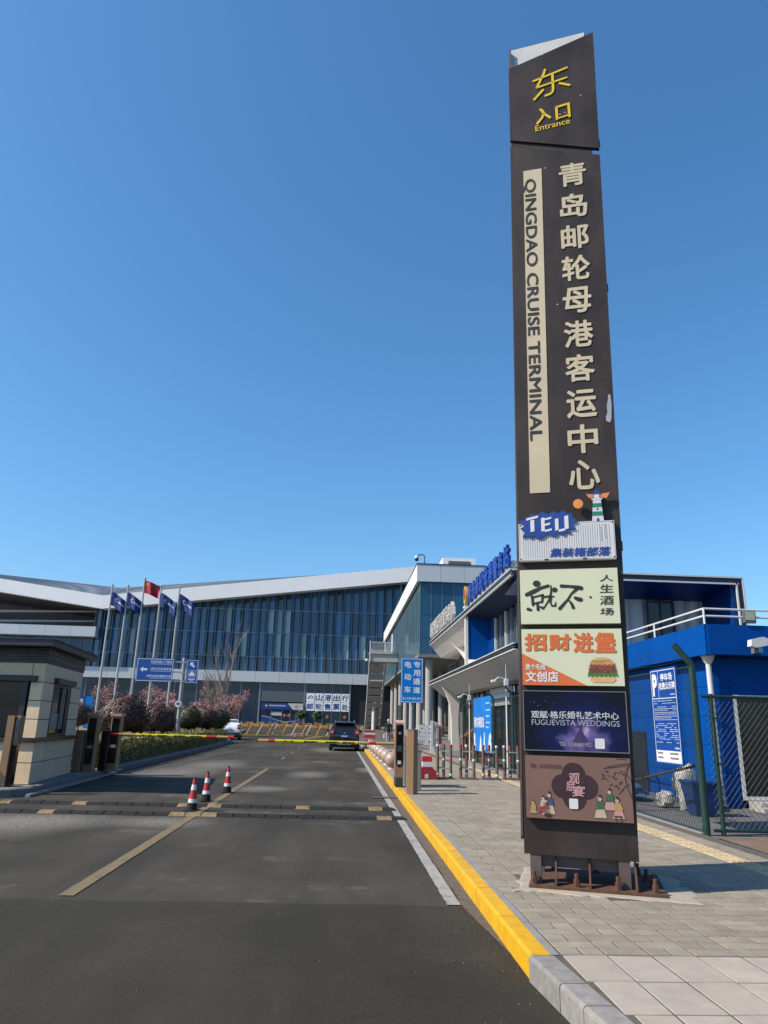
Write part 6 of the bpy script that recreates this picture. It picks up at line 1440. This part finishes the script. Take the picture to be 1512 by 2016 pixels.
flag('leftmost flagpole with a dark blue emblem flag', -21.0, 12.95, False, 0.3); flag('second flagpole from the left with a dark blue emblem flag', -19.6, 12.95, False, 1.4)
flag('tallest middle flagpole with the red five-star flag', -18.19, 13.65, True, 2.2); flag('fourth flagpole from the left with a dark blue emblem flag', -16.64, 13.0, False, 3.9); flag('rightmost flagpole with a dark blue emblem flag', -15.0, 12.97, False, 5.1)

# ================================================================ direction sign
SYD = 45.0
o = thing('direction_sign', 'grey pole with large blue direction sign, small taxi sign and round speed limit plate', 'direction sign', (-9.55, SYD, .145))
m_ds = M('road_sign_blue', (.005, .075, .36), .4, var=.04); m_gp = M('grey_pole', (.38, .39, .39), .45, .3, var=.06)
mb = MB(); mb.lathe([(.13, .145), (.115, 5.1)], (-9.52, SYD + .1, 0), 16); mb.build('pole', m_gp, o, True)
for z in (4.85, 4.25, 3.72): mb = MB(); mb.bar((-10.3, SYD + .02, z), (-8.7, SYD + .02, z), .07); mb.build('bracket', m_gp, o)
f_ = Fr((-12.27, SYD - .05, 3.66), (1, .0, .0), (0, 0, 1)); w, h = 2.17, 1.36
mb = MB(); f_.rect(mb, 0, w, 0, h, -.03, 0); pl_ = mb.build('sign_plate', m_ds, o)
mb = MB(); f_.frame(mb, .03, w - .03, .03, h - .03, .03, .001, .004); f_.poly(mb, [(.22, .70), (.40, .86), (.40, .76), (.64, .76), (.64, .64), (.40, .64), (.40, .54)], .001, .004); mb.build('border_and_arrow', m_swhite, pl_)
text(f_, '社会车辆上下客区', .80, 2.08, 1.08, 1.24, m_swhite, pl_, .005, .015); text(f_, '2号大巴车停车场', .82, 2.08, .66, .82, m_swhite, pl_, .005, .015); text(f_, '4号社会车辆停车场', .62, 2.08, .24, .40, m_swhite, pl_, .005, .015)
mb = MB()
for v in (1.01, .59, .17): f_.rect(mb, .85, 2.05, v, v + .04, .001, .004)
mb.build('fine_print', m_fp, pl_)
f_ = Fr((-9.32, SYD - .05, 3.63), (1, 0, 0), (0, 0, 1)); w, h = .70, 1.36
mb = MB(); f_.rect(mb, 0, w, 0, h, -.03, 0); pl_ = mb.build('taxi_plate', m_ds, o)
mb = MB(); f_.frame(mb, .02, w - .02, .02, h - .02, .02, .001, .004); f_.poly(mb, [(.20, 1.22), (.20, .98), (.27, 1.05), (.42, .90), (.50, .98), (.35, 1.13), (.42, 1.22)], .001, .004)
f_.frame(mb, .14, .56, .34, .74, .02, .001, .004); f_.poly(mb, [(.19, .42), (.51, .42), (.51, .54), (.46, .56), (.43, .65), (.27, .65), (.24, .56), (.19, .54)], .001, .004); f_.rect(mb, .31, .39, .65, .69, .001, .004); f_.rect(mb, .15, .55, .19, .25, .001, .004); f_.rect(mb, .22, .48, .11, .14, .001, .004); mb.build('taxi_symbol', m_swhite, pl_)
f_ = Fr((-9.6, SYD - .06, 2.42), (1, 0, 0), (0, 0, 1)); mb = MB(); f_.disc(mb, 0, 0, .22, -.02, 0, 24); pl_ = mb.build('speed_plate', m_swhite, o); mb = MB(); 
for k_ in range(24): a, b = R(k_ * 15), R(k_ * 15 + 15); f_.poly(mb, [(.22 * math.cos(a), .22 * math.sin(a)), (.22 * math.cos(b), .22 * math.sin(b)), (.195 * math.cos(b), .195 * math.sin(b)), (.195 * math.cos(a), .195 * math.sin(a))], .001, .004)
mb.build('rim', M('speed_rim', (.35, .2, .2), .5), pl_); text(f_, '40', -.12, .12, -.085, .085, m_ink, pl_, .005, .02)
# blue hoarding behind the bushes
o = thing('hoarding', 'low blue hoarding with white characters behind the booth and bushes', 'hoarding', (-26, 72, .5)); f_ = Fr((-29.5, 72, 2.35), (1, 0, 0), (0, 0, 1))
mb = MB(); f_.rect(mb, 0, 5.6, 0, 1.05, -.08, 0); mb.build('board', m_sb, o); text(f_, '岛银发生活', 2.7, 5.3, .28, .82, m_swhite, o, .01, .02)
mb = MB(); mb.box(-23.9, -23.3, 71.9, 72.1, .5, 3.4); mb.build('end_panel', m_sblue, o)
for x in (-29, -26.5): mb = MB(); mb.box(x, x + .1, 71.95, 72.05, .5, 2.4); mb.build('post', m_gp, o)

# ================================================================ planting
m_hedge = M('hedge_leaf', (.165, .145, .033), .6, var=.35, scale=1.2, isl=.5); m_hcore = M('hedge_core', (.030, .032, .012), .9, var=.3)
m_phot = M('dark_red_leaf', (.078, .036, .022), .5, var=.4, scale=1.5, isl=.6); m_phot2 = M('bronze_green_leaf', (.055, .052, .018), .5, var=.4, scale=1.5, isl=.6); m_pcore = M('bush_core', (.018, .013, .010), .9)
m_bark = M('grey_bark', (.13, .10, .08), .9, var=.3, scale=8, bump=.4); m_pink_l = M('plum_blossom', (.46, .245, .24), .7, var=.3, scale=2, isl=.4); m_tw = M('bare_twig', (.30, .26, .21), .85, var=.25)
hd = thing('hedge', 'clipped yellow-green hedge along the left island behind the boom', 'hedge', (-9, 40, .145))
kx = lambda y: float(np.interp(y, [15.9, 23.1, 32, 40.2, 50, 57, 59.5], [-6.16, -6.53, -6.8, -7.05, -7.5, -7.95, -8.4])) - .38
mb = MB(); yl = [22.4 + i * 1.5 for i in range(25)]; rings = []
for y in yl: rings.append([(kx(y) - .14, y, .14), (kx(y) - .14, y, .72), (kx(y) - .24, y, .82), (-12.6, y, .82), (-12.6, y, .14)])
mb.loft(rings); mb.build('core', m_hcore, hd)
rng = np.random.default_rng(5); pts = []; nr = []
n = 26000; yy = 22.2 + (58.6 - 22.2) * rng.uniform(0, 1, n) ** 1.35; kxv = np.interp(yy, [15.9, 23.1, 32, 40.2, 50, 57, 59.5], [-6.16, -6.53, -6.8, -7.05, -7.5, -7.95, -8.4]) - .38
side = rng.uniform(0, 1, n) < .5
wob = np.array([mnoise.noise(Vector((0, y * 1.1, 0))) * .10 + mnoise.noise(Vector((3, y * 3.7, 1))) * .05 for y in yy])
px = np.where(side, kxv - rng.uniform(-.05, .14, n) + wob, kxv - rng.uniform(0, 4.6, n) ** 1.0); pz = np.where(side, .16 + rng.uniform(0, .70, n), .80 + rng.uniform(0, .11, n) + wob * .7)
pts = np.stack([px, yy, pz], 1); nr = np.where(side[:, None], np.array([[.8, -.3, .3]]), np.array([[.1, -.2, .9]]))
leaf_cloud('foliage', hd, m_hedge, pts, .10, nr, kind='stuff', seed=2)
n = 2600; pts = np.stack([kx(22.3) - rng.uniform(0, 5.5, n), 22.25 + rng.uniform(0, .15, n), .16 + rng.uniform(0, .72, n)], 1); leaf_cloud('end_foliage', hd, m_hedge, pts, .085, np.array([[0, -.9, .3]]).repeat(n, 0), kind='stuff', seed=3)
def bush(label, c, r, mat, n, seed, size=.13, group='round dark red bushes behind the hedge'):
    o = thing('bush', label, 'bush', (c[0], c[1], .145), group)
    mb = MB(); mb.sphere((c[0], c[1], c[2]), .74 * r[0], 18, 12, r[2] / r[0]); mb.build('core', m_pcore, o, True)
    p, d = blobpts(c, r, n, seed, .60); leaf_cloud('foliage', o, mat, p, size, d * .5, seed=seed)
    for k_ in range(3): mb = MB(); mb.tube([(c[0] + .1 * k_ - .1, c[1], .14), (c[0] + .25 * (k_ - 1), c[1], c[2])], [.05, .03], 6); mb.build('stem', m_bark, o)
bush('largest round dark red bush, left of the direction sign pole', (-10.15, 36, 1.50), (1.22, 1.2, 1.12), m_phot, 9000, 1)
bush('round bronze-red bush in front of the speed limit plate', (-9.75, 40.5, 1.28), (1.15, 1.1, 1.02), m_phot, 8000, 2)
bush('small dark bush just above the camera columns, farthest left', (-16.4, 48, 1.65), (.95, .9, .75), m_phot, 5000, 3)
for i, (x, y, r_, lb) in enumerate(((-9.7, 51, .95, 'bronze-green bush on a short trunk right of the sign pole'), (-8.9, 53, .9, 'dark bush on a short trunk, second right of the sign pole'), (-8.75, 57, .95, 'bronze-red bush on a short trunk, third right of the sign pole'), (-13.2, 50, 1.0, 'dark green bush behind the two largest red bushes'), (-12.0, 56, 1.0, 'low dark bush behind the direction sign pole'))):
    bush(lb, (x - .4, y, 1.62), (r_, r_, r_ * .78), m_phot2 if i % 2 == 0 else m_phot, 4500, 20 + i, .14)
bush('small rounded green shrub beside the planting bed, left of the flagpoles', (-21.5, 58, 1.3), (1.3, 1.2, 1.1), m_phot2, 4000, 41, .15)

def branchy(o, base, h, seed, spread, mat, levels=4, r0=.12, up=.6, nb=5, fr=(.45, .95)):
    rnd = random.Random(seed); mb = MB(); tips = []
    def grow(p, d, l, r, lv):
        k = 3; pts = [p]; q = p.copy(); dd = d.copy()
        for i in range(k):
            dd = (dd + Vector((rnd.uniform(-1, 1), rnd.uniform(-1, 1), rnd.uniform(-.2, .6))) * .16).normalized(); q = q + dd * (l / k); pts.append(q.copy())
        mb.tube(pts, [r, r * .85, r * .7, r * .5], 5 if lv < 2 else 3, cap=False)
        if lv == 0: tips.extend(pts[1:]); return
        for b in range(nb if lv > 1 else nb + 1):
            t = rnd.uniform(*fr); i = min(k - 1, int(t * k)); a = pts[i].lerp(pts[i + 1], t * k - i); ang = rnd.uniform(0, 6.28)
            s_ = Vector((math.cos(ang), math.sin(ang), 0)) * spread; nd = (dd * up + s_ + Vector((0, 0, .25))).normalized()
            grow(a, nd, l * rnd.uniform(.45, .68), r * .5, lv - 1)
        if lv < levels: tips.extend(pts[2:])
    grow(Vector(base), Vector((rnd.uniform(-.05, .05), 0, 1)).normalized(), h * .55, r0, levels - 1)
    mb.build('trunk', mat, o); return tips
def plum(label, x, y, h, seed, dens=3):
    g = .5; o = thing('plum_tree', label, 'tree', (x, y, g), 'pink blossoming plum trees before the terminal'); tips = branchy(o, (x, y, g), h, seed, .75, m_bark, 4, .09, .7, 5, (.25, .95))
    rg = np.random.default_rng(seed); T = np.array([tuple(t) for t in tips]); T = np.repeat(T, dens, 0) + rg.normal(scale=.10, size=(len(T) * dens, 3)); leaf_cloud('crown', o, m_pink_l, T, .11, seed=seed)
for i, (x, y, h, lb) in enumerate(((-25.5, 80, 5.2, 'pink plum tree at far left behind the blue hoarding'), (-22.3, 77, 4.9, 'pink plum tree behind the leftmost flagpoles'), (-19.2, 79, 5.0, 'pink plum tree between the flagpoles and the direction sign'), (-16.8, 74, 4.4, 'pink plum tree just right of the last flagpole'), (-15.2, 70, 3.6, 'rosy plum tree behind the direction sign pole'), (-13.4, 78, 4.8, 'taller pink plum tree right of the direction sign'), (-12.8, 70, 3.4, 'low rosy plum tree left of the bare tree'), (-11.6, 79, 4.4, 'pink plum tree beneath the bare tree'), (-11.2, 74, 3.9, 'pink plum tree right of the bare tree'), (-11.3, 83, 4.2, 'rightmost pink plum tree before the blue shop'), (-14.6, 86, 5.0, 'pale plum tree close to the terminal wall'))):
    plum(lb, x, y, h, 60 + i, 3)
o = thing('bare_tree', 'tall leafless tree standing before the terminal right of the direction sign', 'tree', (-11.4, 75, .5)); branchy(o, (-11.4, 75, .5), 11.5, 8, .5, m_tw, 5, .12, 1.1, 4, (.12, .95))
o = thing('bare_tree', 'smaller leafless shrub tree beside the tall bare tree', 'tree', (-11.9, 71, .5)); branchy(o, (-11.9, 71, .5), 6, 12, .5, m_tw, 4, .08, 1.0, 6, (.1, .95))
# two potted palms by the ticket office
for x, lb in ((-5.9, 'small green potted palm nearest the blue shop'), (-3.5, 'small green potted palm in front of the ticket windows')):
    o = thing('potted_palm', lb, 'potted plant', (x, 114, 1.05)); p, d = blobpts((x, 114, 2.6), (.7, .7, .6), 260, int(x * 10) + 99, .3); leaf_cloud('foliage', o, m_leaf, p, .5, d, seed=7); mb = MB(); mb.lathe([(.28, 0), (.38, .5), (.33, .5), (.12, .5), (.08, 1.3)], (x, 114, 1.05), 14); mb.build('pot', M('terracotta', (.28, .11, .06), .8), o)

# ================================================================ cars
def car(label, loc, rz, paint, long_, name='parked_car', roofrails=True):
    o = local(name, label, 'car', loc, rz); Wd, H, L_ = .90, 1.66, 4.55      # rear of car at y=0, nose at +y
    m_g = glass('car_glass', (.012, .016, .02), .04, 0)
    # stations along the length: (y, half width low, belt z, roof z, roof half width, bottom z)
    St = [(0.0, .80, .88, .90, .76, .42), (.06, .87, .98, 1.02, .80, .36), (.22, .90, 1.02, 1.18, .78, .30), (.55, .905, 1.03, 1.57, .64, .28), (.9, .905, 1.03, 1.64, .625, .27), (1.9, .905, 1.0, 1.66, .62, .27), (2.6, .905, .99, 1.62, .61, .27), (3.05, .90, .98, 1.36, .66, .27), (3.45, .895, .97, 1.03, .74, .28), (4.2, .85, .86, .92, .70, .30), (4.5, .72, .72, .76, .58, .36), (4.55, .6, .6, .62, .5, .42)]
    rings = []
    for y, hw, bz, rz_, rw, z0 in St:
        half = [(hw * .82, z0), (hw * .97, z0 + .10), (hw, (z0 + bz) / 2 + .05), (hw * .975, bz), (rw + (hw - rw) * .42, bz + (rz_ - bz) * .55), (rw, rz_ - .05 * (rz_ > 1.2)), (rw * .75, rz_)]
        rings.append([(x, y, z) for x, z in half] + [(-x, y, z) for x, z in reversed(half)])
    mb = MB(); mb.loft(rings); mb.build('body', paint, o, True)
    def panel4(nm, pts, mat, par=o): b = MB(); b.add(pts, [tuple(range(len(pts)))]); return b.build(nm, mat, par)
    # rear window, side windows
    panel4('rear_window', [(-.60, .245, 1.13), (.60, .245, 1.13), (.53, .475, 1.46), (-.53, .475, 1.46)], m_g)
    mb = MB(); mb.bbox(-.58, .58, .36, .62, 1.555, 1.60, .015); mb.build('rear_spoiler', paint, o)
    for s in (-1, 1):
        for a, b in ((.75, 1.6), (1.7, 2.75)):
            x0, x1 = .875 * s, .70 * s; panel4('side_window', [(x0, a, 1.07), (x0, b + (.1 if b > 2 else 0), 1.05), (x1, b - (.15 if b > 2 else 0), 1.50), (x1, a + .12, 1.50)], m_g)
        mb = MB(); mb.bbox(.60 * s if s > 0 else -.86, .86 if s > 0 else -.60, -.02, .10, .88, 1.22, .02)
        mb.build('tail_light', M('tail_lamp_red', (.30, .02, .025), .2), o); mb = MB(); mb.box(min(.66 * s, .8 * s), max(.66 * s, .8 * s), -.03, -.018, 1.0, 1.12); mb.build('reverse_lamp', M('lamp_clear', (.55, .45, .45), .2), o)
        mb = MB(); mb.bbox(min(.93 * s, 1.10 * s), max(.93 * s, 1.10 * s), 2.75, 2.87, 1.02, 1.17, .02); mb.build('mirror', paint, o)
        if roofrails: mb = MB(); mb.tube([(.56 * s, .75, 1.60), (.56 * s, .85, 1.70), (.56 * s, 2.3, 1.72), (.56 * s, 2.45, 1.64)], .018, 6); mb.build('roof_rail', m_alu, o)
        for y in (.85, 3.6):
            c = (.78 * s, y, .345); mb = MB(); rr = [(.02, -.11), (.30, -.11), (.345, -.07), (.345, .07), (.30, .11), (.02, .11)]
            mb.loft([[(c[0] + t, c[1] + r * math.cos(a), c[2] + r * math.sin(a)) for a in [k * math.pi / 12 for k in range(24)]] for r, t in rr]); wh = mb.build('wheel', m_blk, o, True)
            mb = MB(); mb.loft([[(c[0] + t * s, c[1] + r * math.cos(a), c[2] + r * math.sin(a)) for a in [k * math.pi / 8 for k in range(16)]] for r, t in ((.21, .105), (.20, .125), (.05, .115))]); mb.build('rim', m_alu, wh)
    mb = MB(); mb.bbox(-.86, .86, -.06, .16, .36, .60, .03); mb.build('rear_bumper', M('bumper_black', (.02, .02, .022), .5), o); mb = MB(); mb.bbox(-.4, .4, -.066, .0, .34, .44, .015); mb.build('skid_plate', m_alu, o)
    mb = MB(); mb.box(-.22, .22, -.035, -.015, .76, .90); pt = mb.build('number_plate', M('plate_blue', (.01, .09, .55), .4), o); mb = MB()
    for i in range(7): mb.box(-.18 + i * .053, -.15 + i * .053, -.039, -.036, .79, .87)
    mb.build('plate_characters', m_swhite, pt)
    mb = MB(); mb.lathe([(.05, -.005), (.05, .005)], (0, 0, 0), 16); mb.v = [(x, -.02 + z, 1.0 + y) for x, y, z in mb.v]; mb.build('badge', m_alu, o)
    mb = MB(); mb.box(-.25, .25, .215, .235, 1.09, 1.11); mb.build('rear_wiper', m_blk, o)
    mb = MB(); mb.box(-.84, .84, .1, 4.3, .20, .32); mb.build('underbody', m_dk, o)
    mb = MB(); mb.tube([(.1, 1.0, 1.65), (.1, .8, 1.80)], .012, 6); mb.build('aerial', m_blk, o)
car('black estate car seen from behind, stopped in the lane beyond the right boom', (.30, 44.2, .005), 0, M('black_paint', (.010, .011, .014), .25, .2, var=.1, coat=.8), 4.5)
car('white car seen from behind, half hidden by the hedge beside the planting bed', (-9.05, 63.0, .005), .10, M('white_paint', (.62, .63, .65), .3, 0, var=.04, coat=.6), 4.5, roofrails=False)
